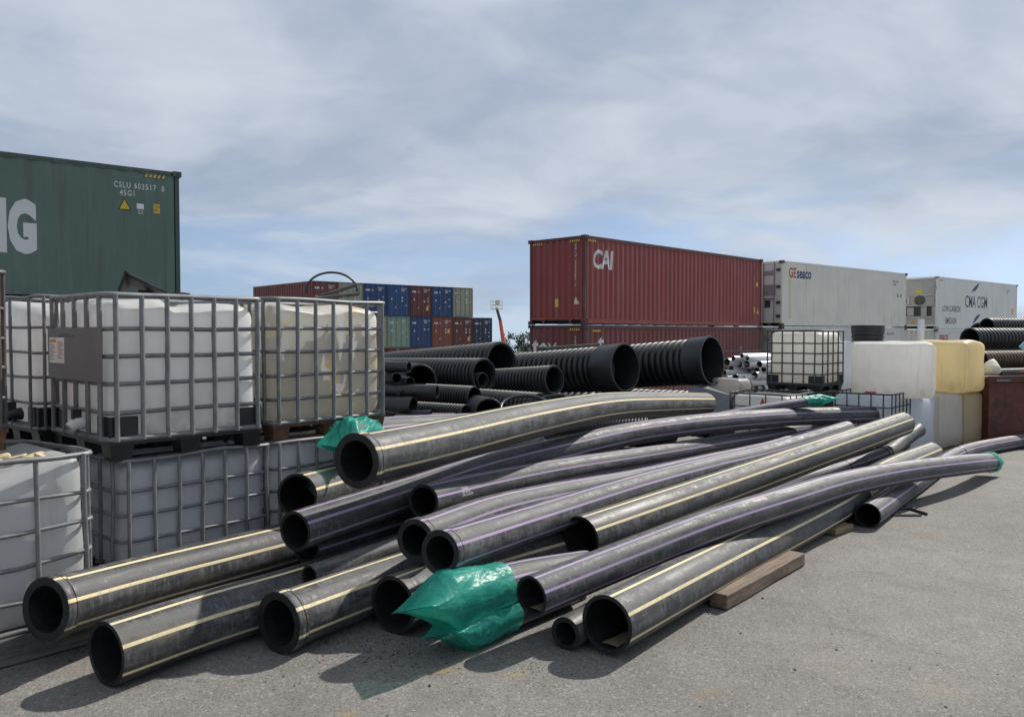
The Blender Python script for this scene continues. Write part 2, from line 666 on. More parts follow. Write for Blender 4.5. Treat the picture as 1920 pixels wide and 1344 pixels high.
# ---------------------------------------------------------------- shipping containers
def text_mesh(body, size, mat, bold=0.0, shear=0.0, xscale=1.0, spacing=1.0, line=1.0):
    cu = bpy.data.curves.new('lettering', 'FONT')
    cu.body = body
    cu.size = size
    cu.offset = bold
    cu.shear = shear
    cu.space_character = spacing
    cu.space_line = line
    cu.resolution_u = 3
    cu.fill_mode = 'FRONT' if hasattr(cu, 'fill_mode') else cu.fill_mode
    o = bpy.data.objects.new('lettering', cu)
    COL.objects.link(o)
    bpy.context.view_layer.update()
    me = bpy.data.meshes.new_from_object(o.evaluated_get(bpy.context.evaluated_depsgraph_get()))
    bpy.data.objects.remove(o)
    bpy.data.curves.remove(cu)
    for v in me.vertices:
        v.co.x *= xscale
    me.materials.clear()
    me.materials.append(mat)
    return me


PITCH, DEPTH = .278, .036


def corr_profile(a, b, pitch=PITCH, depth=DEPTH, flat=.26, ramp=.24):
    """points (x, inset) of a trapezoidal corrugation between a and b"""
    n = max(1, round((b - a) / pitch)); pt = (b - a) / n
    out = [(a, 0.)]
    for k in range(n):
        x = a + k * pt
        out += [(x + pt * flat * .5, 0.), (x + pt * (flat * .5 + ramp), depth), (x + pt * (1 - flat * .5 - ramp), depth), (x + pt * (1 - flat * .5), 0.)]
    out.append((b, 0.))
    return out


def inset_at(prof, x):
    for (x0, d0), (x1, d1) in zip(prof, prof[1:]):
        if x0 <= x <= x1:
            return d0 if x1 == x0 else d0 + (d1 - d0) * (x - x0) / (x1 - x0)
    return 0.


def letter_on(me, parent, face, x, z, prof=None, base=.0, L=12.19, Wd=2.44, proud=.004, name='lettering'):
    """lay a text mesh on a container face: 'side' (y=0, facing -y), 'front' (x=0, facing -x)"""
    bm = bmesh.new(); bm.from_mesh(me)
    bmesh.ops.translate(bm, verts=bm.verts, vec=(x, z, 0))
    if prof:
        lo = min(v.co.x for v in bm.verts); hi = max(v.co.x for v in bm.verts)
        for bx, _ in prof:
            if lo < bx < hi:
                bmesh.ops.bisect_plane(bm, geom=bm.verts[:] + bm.edges[:] + bm.faces[:], plane_co=(bx, 0, 0), plane_no=(1, 0, 0), dist=1e-5)
    for v in bm.verts:
        u, w = v.co.x, v.co.y
        d = base + (inset_at(prof, u) if prof else 0.) - proud
        if face == 'side':
            v.co = (u, d, w)
        else:
            v.co = (d, Wd - u, w)
    bm.to_mesh(me); bm.free()
    return link(name, me, parent)


def sheet_mesh(w, h, mat, tri=False):
    me = bpy.data.meshes.new('sticker')
    vs = [(0, 0, 0), (w, 0, 0), (w / 2, h, 0)] if tri else [(0, 0, 0), (w, 0, 0), (w, h, 0), (0, h, 0)]
    me.from_pydata(vs, [], [tuple(range(len(vs)))])
    me.materials.append(mat)
    return me


def corr_panel(name, prof, z0, z1, face, mat, parent, color, off, L, Wd):
    mb = MB()
    for x, d in prof:
        for z in (z0, z1):
            if face == 'side': p = (x, off + d, z)
            elif face == 'back': p = (x, Wd - off - d, z)
            elif face == 'front': p = (off + d, Wd - x, z)
            else: p = (L - off - d, x, z)
            mb.v.append(Vector(p))
    for i in range(len(prof) - 1):
        a = i * 2
        fc = (a, a + 2, a + 3, a + 1)
        mb.f.append(fc if face in ('side', 'front', 'end') else fc[::-1]); mb.m.append(0)
    return mb.build(name, mat, parent, color=color)


def box_part(name, lo, hi, mat, parent, color=None, bev=0.):
    mb = MB(); mb.b2(lo, hi)
    return mb.build(name, mat, parent, color=color)


def container(label, loc, rz, color, Hh=2.896, L=12.19, Wd=2.44, mat='paint', smooth_side=False, dark=None, group=None, front='corrugated', pitch=PITCH, tilt=None, depth=DEPTH):
    root = thing('shipping_container', label, 'container', loc, rz, group, tilt)
    m = M[mat]; dk = dark or tuple(c * .55 for c in color)
    P = .10
    prof_s = corr_profile(P + .02, L - P - .02, pitch, depth)
    prof_e = corr_profile(P + .02, Wd - P - .02, .26, .045, .40, .16)
    zb, zt = .16, Hh - .11
    if smooth_side:
        prof_s = None
        for nm, y in (('side_panel', .012), ('side_panel', Wd - .06)):
            box_part(nm, (P, y, zb), (L - P, y + .048, zt), m, root, color)
    else:
        corr_panel('side_panel', prof_s, zb, zt, 'side', m, root, color, .012, L, Wd)
        corr_panel('side_panel', prof_s, zb, zt, 'back', m, root, color, .012, L, Wd)
    if front == 'corrugated':
        corr_panel('end_panel', prof_e, zb + .08, zt, 'front', m, root, color, .012, L, Wd)
    corr_panel('end_panel', prof_e, zb, zt, 'end', m, root, color, .012, L, Wd)
    # roof
    mb = MB(); mb.b2((P, P, Hh - .05), (L - P, Wd - P, Hh - .02)); mb.build('roof', m, root, color=color)
    for y0 in (0, Wd - P):
        box_part('top_rail', (P + .06, y0 + .005, Hh - .11), (L - P - .06, y0 + P - .005, Hh - .012), m, root, dk if not smooth_side else color)
        box_part('bottom_rail', (P + .06, y0 + .005, .03), (L - P - .06, y0 + P - .005, .16), m, root, color)
        for x0 in (0, L - P):
            box_part('corner_post', (x0 + .004, y0 + .004, .118), (x0 + P - .004, y0 + P - .004, Hh - .118), m, root, dk if mat != 'paint_white' else color)
    for x0 in (0, L - P):
        box_part('end_header', (x0 + .005, P, Hh - .11), (x0 + P - .005, Wd - P, Hh - .012), m, root, dk if not smooth_side else color)
        box_part('end_sill', (x0 + .005, P, .16), (x0 + P - .005, Wd - P, .24), m, root, color)
        for y0 in (.55, 1.75):
            mb = MB(); mb.prism([(x0 + .01, y0, .16), (x0 + .01, y0 + .16, .16), (x0 + .01, y0 + .11, .02), (x0 + .01, y0 + .05, .02)], (.08, 0, 0))
            mb.build('sill_bracket', m, root, color=dk)
        for y0 in (0, Wd - P):
            for z0 in (0, Hh - .118):
                mb = MB()
                c = Vector((x0 + P / 2, y0 + P / 2, z0 + .059))
                mb.box(c, (P + .078, P + .078, .118))
                # hand-holes: flat black plates, the shade of each hole put into colour
                for sx, sy in ((1, 0), (-1, 0), (0, 1), (0, -1)):
                    mb.box(c + Vector((sx * .089, sy * .089, 0)), (.004 if sx else .05, .004 if sy else .05, .075), m=1)
                mb.build('corner_casting', [m, M['ink_black']], root, color=dk)
    mb = MB(); mb.b2((P, P, .12), (L - P, Wd - P, .16))
    for k in range(14):
        x = .5 + k * (L - 1) / 13
        mb.b2((x - .03, P, .02), (x + .03, Wd - P, .12))
    mb.build('underframe', M['steel_dark'], root)
    return root, prof_s, prof_e


HZ = ['yellow', 'black']


def hazard_stripe(root, face, x, z, w=.45, Wd=2.44):
    """slanted yellow and black warning bars near a top corner"""
    mb = MB(); n = 5
    for k in range(n):
        a = x + k * w / n
        pts = [(a, z), (a + w / n * .5, z), (a + w / n * .8, z + .07), (a + w / n * .3, z + .07)]
        if face == 'side': mb.prism([(u, -.004, v) for u, v in pts], (0, .006, 0))
        else: mb.prism([(-.004, Wd - u, v) for u, v in pts], (.006, 0, 0))
    mb.build('warning_stripe', M['letter_yellow'], root)


def heading(deg):
    return math.radians(90 - deg)


# green container, upper of its pair: its long side faces us and ends at the right edge
GD = Vector((math.sin(math.radians(51)), math.cos(math.radians(51)), 0))
far = at(336, 323, 18.2)
GH = 2.896
org = Vector((far.x, far.y, far.z - GH)) - GD * 12.19
gzl = gz(far.y) 
GREEN = (.098, .158, .128)
g, ps, pe = container('faded green container with large white letters, top of the stack at the left', org, heading(51), GREEN, GH, mat='paint_green', pitch=.42, depth=.014)
LG = 12.19
for body, size, x, z, bold, sp in (('NG', 1.36, 8.30, .95, .085, 1.06), ('CSLU 603517  8', .175, 10.82, 2.42, .0025, 1.25), ('45G1', .175, 10.94, 2.25, .0025, 1.2)):
    letter_on(text_mesh(body, size, M['letter_white'], bold, 0, .50 if size > 1 else .72, sp), g, 'side', x, z, ps, .012)
letter_on(sheet_mesh(.27, .27, M['ink_black'], True), g, 'side', 10.90, 1.93, ps, .012, name='sticker')
letter_on(sheet_mesh(.21, .21, M['sticker_yellow'], True), g, 'side', 10.93, 1.95, ps, .012, proud=.007, name='sticker')
letter_on(sheet_mesh(.15, .12, M['paper']), g, 'side', 11.28, 1.98, ps, .012, name='sticker')
letter_on(text_mesh('53', .12, M['letter_white']), g, 'side', 11.3, 1.87, ps, .012)
letter_on(sheet_mesh(.14, .2, M['sticker_yellow']), g, 'side', 11.63, 1.92, ps, .012, name='sticker')
letter_on(text_mesh('CAU\nHI', .07, M['letter_black'], line=1.1), g, 'side', 11.645, 2.04, ps, .012, proud=.008)
hazard_stripe(g, 'side', 11.45, 2.70)
g2, _, _ = container('rust brown container underneath the green one, mostly hidden by tanks', org + Vector((0, 0, -GH + .006)), heading(51), (.11, .05, .035), GH, mat='paint')
g2.location.z = org.z - GH
# red containers
RED = (.235, .040, .036)
rdir = 44.0
n0 = at(1097, 440, 25.9)
R_org = Vector((n0.x, n0.y, n0.z - 2.896))
r1, ps, pe = container('red corrugated container with white CAI letters, upper of the red pair', R_org, heading(rdir), RED, 2.896, dark=(.09, .02, .019), depth=.026)
letter_on(text_mesh('CAI', .86, M['letter_white'], .022, .12, .80, .95), r1, 'side', .42, 1.86, ps, .012)
letter_on(text_mesh('CAIU 925482 2'.replace(' ', '\n\n')[:0] + '\n'.join('CAIU'), .13, M['letter_white'], line=.85), r1, 'front', 2.0, 2.55, pe, .012)
letter_on(text_mesh('\n'.join('925482'), .13, M['letter_white'], line=.85), r1, 'front', 2.0, 2.0, pe, .012)
letter_on(text_mesh('2', .13, M['letter_white']), r1, 'front', 2.0, 1.25, pe, .012)
letter_on(text_mesh('E', .30, M['letter_yellow'], .03), r1, 'front', 1.12, .62, pe, .012)
letter_on(sheet_mesh(.24, .25, M['letter_cream'], True), r1, 'front', 1.93, .66, pe, .012, name='sticker')
letter_on(sheet_mesh(.26, .26, M['sticker_yellow'], True), r1, 'side', 11.75, .55, ps, .012, name='sticker')
letter_on(sheet_mesh(.16, .24, M['sticker_yellow']), r1, 'side', 11.5, .58, ps, .012, name='sticker')
letter_on(text_mesh('E', .2, M['letter_yellow'], .02), r1, 'side', 11.72, 1.72, ps, .012)
letter_on(text_mesh('\n'.join('CAIU925482'), .1, M['letter_white'], line=.85), r1, 'side', 11.55, 2.35, ps, .012)
hazard_stripe(r1, 'side', .15, 2.70); hazard_stripe(r1, 'front', 1.8, 2.70); hazard_stripe(r1, 'front', .15, 2.70)
DRED = (.145, .032, .030)
r2, ps, pe = container('dark red container carrying the red one, behind the ribbed black pipes', R_org + Vector((0, 0, -2.905)), heading(rdir), DRED, 2.896, dark=(.075, .02, .018), depth=.026)
letter_on(text_mesh('tex', 1.05, M['letter_white'], .012, 0, .8), r2, 'front', .12, 1.80, pe, .012)
letter_on(text_mesh('t', .85, M['letter_white'], .012), r2, 'side', .75, 2.0, ps, .012)
letter_on(text_mesh('\n'.join('TEXU'), .13, M['letter_white'], line=.85), r2, 'front', 2.0, 2.42, pe, .012)
hazard_stripe(r2, 'side', .4, 2.66); hazard_stripe(r2, 'front', 1.8, 2.70)

# white refrigerated containers
WHITE = (.70, .685, .60)


def reefer_doors(root, color):
    """door end at x=0"""
    for y0, y1 in ((.11, 1.215), (1.225, 2.33)):
        mb = MB(); mb.b2((.03, y0, .25), (.08, y1, 2.78))
        d = mb.build('door', M['paint_white'], root, color=color)
        for yy in (y0 + .28, y1 - .28):
            rb = MB(); rb.tube([(.0, yy, .14), (.0, yy, 2.85)], .02, 8)
            rb.build('lock_rod', M['galvanised'], d)
        for z in (.45, 1.05, 1.75, 2.5):
            hb = MB(); yy = .08 if y0 < 1 else Wd_ - .16
            hb.b2((-.02, yy, z - .06), (.03, yy + .2 if y0 > 1 else yy + .2, z + .06))
            hb.build('hinge', M['steel_dark'], d)
        hb = MB(); hb.b2((-.03, y0 + .3, 1.2), (.0, y0 + .8, 1.25)); hb.build('handle', M['galvanised'], d)
    for z, hgt, w in ((2.25, .22, .5), (1.35, .5, .6)):
        letter_on(sheet_mesh(w, hgt, M['pvc_grey_mark']), root, 'front', 1.5, z, None, .03, name='placard')
    letter_on(sheet_mesh(.3, .34, M['steel_dark']), root, 'front', 1.55, .82, None, .03, name='placard')


Wd_ = 2.44
n1 = at(1467, 488, 35.2)
W_org = Vector((n1.x, n1.y, n1.z - 2.896))
w1, _, _ = container('scuffed white reefer box with red and navy lettering, next to the red containers', W_org, heading(50), WHITE, 2.896, mat='paint_white', smooth_side=True, dark=(.12, .06, .045), front=None)
reefer_doors(w1, (.58, .59, .57))
letter_on(text_mesh('GE', .62, M['letter_red'], .012, 0, .8), w1, 'side', .55, 2.18, None, .012)
letter_on(text_mesh('seaco', .66, M['letter_navy'], .018, 0, .82), w1, 'side', 1.22, 2.18, None, .012)
letter_on(sheet_mesh(.22, 2.0, M['letter_cream']), w1, 'side', .55, .3, None, .012, proud=.002, name='scuff_strip')
letter_on(text_mesh('SEGU 928\n  45R1', .15, M['letter_black']), w1, 'side', 10.6, 2.35, None, .012)
letter_on(sheet_mesh(.2, .22, M['ink_black'], True), w1, 'side', 11.1, 1.6, None, .012, name='sticker')
letter_on(sheet_mesh(.12, .16, M['ink_black']), w1, 'side', 11.5, 1.6, None, .012, name='sticker')
w2, _, _ = container('white reefer box under the one with red and navy lettering', W_org + Vector((0, 0, -2.905)), heading(50), (.58, .58, .55), 2.896, mat='paint_white', smooth_side=True, dark=(.12, .06, .045), front=None)
reefer_doors(w2, (.36, .36, .35))
letter_on(text_mesh('SEGU 915', .2, M['letter_black']), w2, 'side', 10.0, 2.5, None, .012)

n2 = at(1758, 518, 44.0)
C_org = Vector((n2.x, n2.y, n2.z - 2.896))
c1, _, _ = container('white reefer box with CMA CGM and low-carbon lettering, cooling unit on its end', C_org, heading(50), (.70, .70, .65), 2.896, mat='paint_white', smooth_side=True, dark=(.42, .41, .37), front=None)
letter_on(text_mesh('CMA CGM', .98, M['letter_black'], .004, 0, .74, 1.0), c1, 'side', 3.85, 1.28, None, .012)
letter_on(text_mesh('LOW-CARBON', .50, M['letter_black'], .002, 0, .70, 1.05), c1, 'side', .72, .98, None, .012)
letter_on(text_mesh('EMISSION', .50, M['letter_black'], .002, 0, .70, 1.05), c1, 'side', 1.1, .30, None, .012)
for s, x, z in ((1, 4.75, 2.15), (-1, 6.2, .95)):
    me = bpy.data.meshes.new('emblem')
    pts = []
    for k in range(9):
        u = k / 8
        pts.append((s * 1.15 * u, s * .62 * u ** .7, 0))
    for k in range(8, -1, -1):
        u = k / 8
        pts.append((s * (1.15 * u + .06 * math.sin(math.pi * u)), s * (.62 * u ** .7 - .20 * math.sin(math.pi * u) - .06 * u * u), 0))
    me.from_pydata(pts, [], [(i, i + 1, 16 - i, 17 - i) for i in range(8)])
    me.materials.append(M['letter_navy'])
    letter_on(me, c1, 'side', x, z, None, .012, name='emblem')
letter_on(text_mesh('CGMU 515\n 45R1', .13, M['letter_black']), c1, 'side', 10.3, 2.4, None, .012)
letter_on(sheet_mesh(.2, .4, M['sticker_orange']), c1, 'side', 11.3, .95, None, .012, name='sticker')
letter_on(text_mesh('\n'.join('CGMU515432'), .16, M['letter_black'], line=.85), c1, 'front', 2.28, 2.5, None, 0.0)
hazard_stripe(c1, 'side', .3, 2.66)
# cooling machinery on the end
mb = MB(); mb.b2((.05, .1, .2), (.10, 2.34, 2.78)); mb.build('end_panel', M['paint_white'], c1, color=(.36, .36, .35))
mb = MB(); mb.b2((.0, .25, .62), (.05, 2.2, .70)); mb.b2((.0, .25, 1.28), (.05, 2.2, 1.34)); mb.b2((.0, .25, 1.85), (.05, 2.2, 1.9)); mb.build('unit_frame', M['paint_white'], c1, color=(.42, .42, .41))
mb = MB(); mb.b2((.042, .3, .72), (.0495, 2.15, 1.27)); mb.build('recess_shade', M['ink_black'], c1)  # flat black sheet painted as the shade inside the machinery recess
for a, b, z0, z1 in ((1.7, 2.1, .72, 1.05), (1.25, 1.6, .74, 1.2), (.55, .85, .72, 1.24)):
    mb = MB(); mb.b2((-.02, a, z0), (.04, b, z1)); mb.build('unit_box', M['paint_white'], c1, color=(.34, .35, .36))
mb = MB(); mb.tube([(.05, .95, 1.6), (-.03, .95, 1.6)], .27, 24); mb.build('fan_grille', M['steel_dark'], c1, smooth=40)
mb = MB(); mb.b2((-.02, 1.5, 1.37), (.048, 2.1, 1.82)); o = mb.build('control_panel', M['paint_white'], c1, color=(.5, .5, .5))
mb = MB(); mb.b2((-.026, 1.62, 1.42), (-.021, 1.9, 1.76)); mb.build('display', M['ink_black'], o)
for y0, mt in ((1.7, 'sticker_orange'), (.85, 'sticker_yellow')):
    mb = MB(); mb.b2((.04, y0, 2.0), (.0485, y0 + .3, 2.22)); mb.build('sticker', M[mt], c1)
letter_on(sheet_mesh(.26, .26, M['sticker_orange'], True), c1, 'front', 1.0, .28, None, .05, name='sticker')
c2, _, _ = container('white box with red lettering below the low-carbon reefer, behind yellowed tanks', C_org + Vector((0, 0, -2.905)), heading(50), (.60, .60, .56), 2.896, mat='paint_white', smooth_side=True, dark=(.14, .05, .035))
letter_on(text_mesh('seaco', .62, M['letter_red'], .014, 0, .85), c2, 'side', .35, 2.30, None, .012)

# the far stack: door ends in a row, two and three high
fp = 2.47
FR = heading(49)                                 # the row runs this way
fdir = Vector((math.cos(FR), math.sin(FR), 0))   # along the row, to the right and away
f0 = at(887, 540, 79.0)
top0 = f0.z - 2.896
FC = dict(red=(.15, .034, .03), cream=(.31, .315, .235), blue=(.012, .055, .17), rust=(.21, .06, .035), green=(.20, .29, .23), navy=(.012, .022, .06), dred=(.13, .028, .027))


def far_proto():
    """12 m box seen from its door end; local x runs along the door end, y back along the box"""
    body = MB(); w, h, L = 2.44, 2.88, 12.19
    body.b2((0.02, .06, 0), (w - .02, L, h))
    for k in range(24):
        y = .4 + k * .49
        body.b2((-.015, y, .15), (.02, y + .2, h - .1)); body.b2((w - .02, y, .15), (w + .015, y + .2, h - .1))
    frame = MB()
    for lo, hi in (((0, 0, 0), (.09, .08, h)), ((w - .09, 0, 0), (w, .08, h)), ((.09, .005, h - .1), (w - .09, .08, h)), ((.09, .005, 0), (w - .09, .08, .12))):
        frame.b2(lo, hi)
    door = MB(); door.b2((0, .04, .13), (1.115, .075, h - .11))
    for z in (.65, 1.2, 1.75, 2.3):
        door.b2((.03, .028, z), (1.08, .041, z + .07))
    rod = MB(); rod.tube([(0, .0, .05), (0, .0, h - .04)], .022, 6)
    return dict(body=body.mesh('body', M['paint']), frame=frame.mesh('door_frame', M['paint']), door=door.mesh('door', M['paint']), rod=rod.mesh('lock_rod', M['galvanised']))


FP = far_proto()
MK = {}
for k, (w, h) in dict(wide=(.42, .16), sq=(.3, .34), small=(.16, .14)).items():
    mb = MB(); mb.b2((-w / 2, .02, -h / 2), (w / 2, .027, h / 2))
    for mt in ('letter_white', 'letter_yellow', 'letter_red'):
        MK[k, mt] = mb.mesh('marking', M[mt])
CODE = [text_mesh(s, .17, M['letter_white'], .006) for s in ('TCNU 704\n  45G1', 'CMAU 381\n  45G1', 'FCIU 952\n  45G1')]
for me in CODE:
    me.transform(Matrix.Rotation(math.pi / 2, 4, 'X'))
random.seed(5)


def far_box(color, label, i, z, group='containers in the far stack', marks=True):
    loc = f0 - fdir * fp * (7 - i)
    r = thing('freight_container', label, 'container', (loc.x, loc.y, z), FR, group)
    kf = random.uniform(.88, 1.12); c = tuple(x * kf for x in FC[color])
    dk = tuple(x * .6 for x in c)
    link('body', FP['body'], r, color=c)
    link('door_frame', FP['frame'], r, color=dk)
    for x0 in (.10, 1.225):
        d = link('door', FP['door'], r, (x0, 0, 0), color=c)
        for rx in (.27, .85):
            link('lock_rod', FP['rod'], d, (rx, 0, 0))
    if marks:
        link('code_marking', random.choice(CODE), r, (1.45, .024, 2.45))
        for (x, z2, k) in ((.45, 2.3, 'wide'), (.95, 2.3, 'small'), (1.6, 1.7, 'small'), (2.05, 1.7, 'small'), (1.6, 1.42, 'small'), (2.05, 1.42, 'small'), (2.05, 1.0, 'small'), (.45, 1.55, 'small')):
            if random.random() < .8:
                link('marking', MK[k, 'letter_white'], r, (x, 0, z2))
        link('marking', MK['small', 'letter_yellow'], r, (.92, 0, random.choice((1.0, .8))))
        if color in ('red', 'rust', 'dred'):
            link('marking', MK['sq', 'letter_yellow'], r, (random.choice((.4, 1.95)), 0, random.choice((1.5, .75))))
        if color == 'cream':
            link('marking', MK['wide', 'letter_red'], r, (.6, 0, 2.25))
    return r


for i, (c, l) in enumerate((('red', 'red far container with its long side showing, left end of the top row'), ('cream', 'cream far container in the top row beside the red end box'),
                            ('blue', 'blue far container touching the left cream one'), ('blue', 'blue far container touching the dark red one on its left side'),
                            ('dred', 'dark red far container between two blue ones in the top row'), ('blue', 'blue far container between dark red and cream ones in the top row'),
                            ('cream', 'cream far container at the right end of the top row'))):
    far_box(c, l, i, top0)
for i, (c, l) in enumerate((('red', None), ('blue', None), ('cream', None), ('green', 'pale green far container in the second row'), ('blue', 'blue far container between pale green and rust ones in the second row'),
                            ('rust', 'orange rust far container in the second row'), ('dred', 'dark red far container under the right cream one'), ('navy', 'navy far container at the right end with nothing on top'))):
    far_box(c, l or 'far container of the second row hidden behind the white tanks', i, top0 - 2.9)
for i in range(8):
    far_box(('red', 'dred', 'red', 'red', 'rust', 'dred', 'red', 'blue')[i], 'far container of the bottom row, hidden by the black pipes', i, top0 - 5.8, marks=False)

# ---------------------------------------------------------------- boom lift, tree, fence
bl = at(950, 655, 62)
bx = thing('boom_lift', 'orange boom lift raised above the far yard left of the red containers', 'boom lift', (bl.x, bl.y, gz(bl.y)), .3)
gz0 = gz(bl.y)
mb = MB(); mb.box((0, 0, .75), (3.2, 2.0, .6)); mb.build('chassis', M['boom_orange'], bx)
for sx in (-1.1, 1.1):
    for sy in (-1, 1):
        mb = MB(); mb.tube([(sx, sy - .15, .45), (sx, sy + .15, .45)], .45, 16); mb.build('wheel', M['tyre'], bx, smooth=40)
mb = MB(); mb.box((0, 0, 1.5), (2.4, 1.5, .9)); mb.build('turret', M['boom_orange'], bx)
tip = at(938, 601, 62) - Vector((bl.x, bl.y, gz0)); bs = at(931, 577, 62) - Vector((bl.x, bl.y, gz0))
Rm = Matrix.Rotation(-.3, 3, 'Z')
tip, bs = Rm @ tip, Rm @ bs
mb = MB(); mb.tube([(0, 0, 1.8), tip], [.2, .14], 6); mb.build('lower_boom', M['boom_orange'], bx)
mb = MB(); mb.tube([tip, bs], [.13, .10], 6); mb.build('upper_boom', M['steel_dark'], bx)
mb = MB()
for z in (-.1, .2, .5):
    mb.tube([bs + Vector((x, y, z)) for x, y in ((-.38, -.3), (.38, -.3), (.38, .3), (-.38, .3))], .022, 6, closed=True)
for x in (-.38, 0, .38):
    for y in (-.3, .3):
        mb.tube([bs + Vector((x, y, -.1)), bs + Vector((x, y, .5))], .02, 6)
mb.box(bs + Vector((0, 0, -.1)), (.76, .6, .05)); mb.box(bs + Vector((0, -.25, .4)), (.3, .15, .35))
mb.build('basket', M['letter_cream'], bx)

tr = at(975, 655, 92)
root = thing('tree', 'small grey green tree beyond the yard left of the red containers', 'tree', (tr.x, tr.y, gz(tr.y)))
thh = at(975, 622, 92).z - gz(tr.y)
random.seed(11)
mb = MB(); mb.tube([(0, 0, 0), (.1, 0, thh * .35), (0, .1, thh * .6)], [.22, .16, .1], 8)
for k in range(9):
    a = k * .75
    mb.tube([(0, 0, thh * (.3 + .03 * k)), (1.1 * math.cos(a), 1.1 * math.sin(a), thh * (.55 + .035 * k))], [.08, .03], 5)
mb.build('trunk', M['bark'], root)
mb = MB()
cl = [(random.gauss(0, 1.0), random.gauss(0, 1.0), thh * random.uniform(.58, .93), random.uniform(.3, .6)) for _ in range(34)]
for cx, cy, cz, cr in cl:
    for _ in range(46):
        p = Vector((cx, cy, cz)) + Vector((random.gauss(0, cr * .6), random.gauss(0, cr * .6), random.gauss(0, cr * .42)))
        r_ = Euler((random.uniform(0, 6), random.uniform(0, 6), random.uniform(0, 6))).to_matrix()
        s = random.uniform(.11, .21)
        mb.quad(p + r_ @ Vector((-s, 0, 0)), p + r_ @ Vector((0, -s * .45, 0)), p + r_ @ Vector((s, 0, 0)), p + r_ @ Vector((0, s * .45, 0)))
mb.build('crown', M['leaf'], root)

fr = thing('wire_fence', 'thin wire fence on steel posts between the ribbed pipes and the red containers', 'fence', (0, 0, 0))
A, B = at(700, 650, 26), at(1452, 640, 22.0)
for k in range(15):
    u = k / 14
    p = A.lerp(B, u); zg = gz(p.y)
    mb = MB(); mb.tube([(p.x, p.y, zg), (p.x, p.y, zg + 2.1)], .035, 8); mb.build('fence_post', M['galvanised'], fr)
for zz_ in (.5, .9, 1.3, 1.65, 1.98):
    mb = MB(); mb.tube([(A.lerp(B, k / 14).x, A.lerp(B, k / 14).y - .04, gz(A.lerp(B, k / 14).y) + zz_ - (.02 if k % 2 else 0)) for k in range(15)], .008, 4)
    mb.build('fence_wire', M['galvanised'], fr)

# weathered planks stacked behind the ribbed pipes
ps_ = at(972, 668, 20.5); pe_ = at(1150, 668, 20.5)
st = thing('plank_stack', 'grey weathered planks stacked behind the ribbed black pipes', 'planks', (ps_.x, ps_.y, gz(ps_.y)))
ln = (pe_ - ps_).length
random.seed(3)
topz = at(972, 660, 20.5).z - gz(ps_.y)
nlay = 14
pm = MB(); pm.b2((0, 0, 0), (ln * 1.05, .24, topz / nlay * .82)); pm = pm.mesh('plank', M['timber_grey'])
for k in range(nlay):
    for j in range(4):
        if k == nlay - 1 and j in (1,): continue
        link('plank', pm, st, (random.uniform(-.12, .12), j * .26 + random.uniform(-.01, .01), k * topz / nlay), (0, random.uniform(-.006, .006), random.uniform(-.01, .01)))
link('plank', pm, st, (ln * .3, .1, topz + .02), (0, -.06, .12), (.55, 1, 1))
link('plank', pm, st, (ln * .2, .35, topz + .02), (0, .03, -.1), (.6, 1, 1))


# ---------------------------------------------------------------- caged tanks
def rounded_box(name, L, Wd, Hh, r, mat, n=15, seed=0, bulge=.0, ribs=.0, dent=.012, top=None, ribn=6):
    rnd = [k / (n - 1) * 2 - 1 for k in range(n)]
    t = [.35 * s + .65 * math.sin(math.pi / 2 * s) for s in rnd]
    hx, hy, hz = L / 2, Wd / 2, Hh / 2
    vid, V, Fc = {}, [], []

    def vert(x, y, z):
        key = (round(x, 4), round(y, 4), round(z, 4))
        if key in vid: return vid[key]
        p = Vector((x * hx, y * hy, z * hz))
        q_ = Vector((max(-hx + r, min(hx - r, p.x)), max(-hy + r, min(hy - r, p.y)), max(-hz + r, min(hz - r, p.z))))
        d = p - q_
        nn = d.normalized() if d.length > 1e-6 else Vector((0, 0, 1))
        o_ = q_ + nn * r
        sw = 1 - abs(z) ** 4
        if bulge:
            if abs(nn.x) > .6: o_.x += math.copysign(bulge * (1 - y * y) * sw, nn.x)
            if abs(nn.y) > .6: o_.y += math.copysign(bulge * (1 - x * x) * sw, nn.y)
        if ribs:
            c = x if abs(nn.y) > abs(nn.x) else y
            g_ = math.exp(-((((c * .5 + .5) * ribn + .5) % 1 - .5) / .16) ** 2)
            if abs(nn.z) < .5:
                o_ -= Vector((nn.x, nn.y, 0)) * ribs * g_
        o_ += nn * dent * noise.noise(Vector((o_.x * 2.6 + seed * 7.1, o_.y * 2.6, o_.z * 2.6 + seed)))
        if top and z > .2:
            o_.z += top(x, y) * (z - .2) / .8
        V.append(o_ + Vector((0, 0, hz)))
        vid[key] = len(V) - 1
        return vid[key]
    for ax in range(3):
        for s in (-1, 1):
            for i in range(n - 1):
                for j in range(n - 1):
                    c4 = []
                    for a_, b_ in ((t[i], t[j]), (t[i + 1], t[j]), (t[i + 1], t[j + 1]), (t[i], t[j + 1])):
                        co = [0, 0, 0]
                        co[ax] = s; co[(ax + 1) % 3] = a_; co[(ax + 2) % 3] = b_
                        c4.append(vert(*co))
                    Fc.append(tuple(c4) if s > 0 else tuple(c4[::-1]))
    me = bpy.data.meshes.new(name)
    me.from_pydata([tuple(v) for v in V], [], Fc)
    me.materials.append(mat)
    me.shade_smooth()
    return me


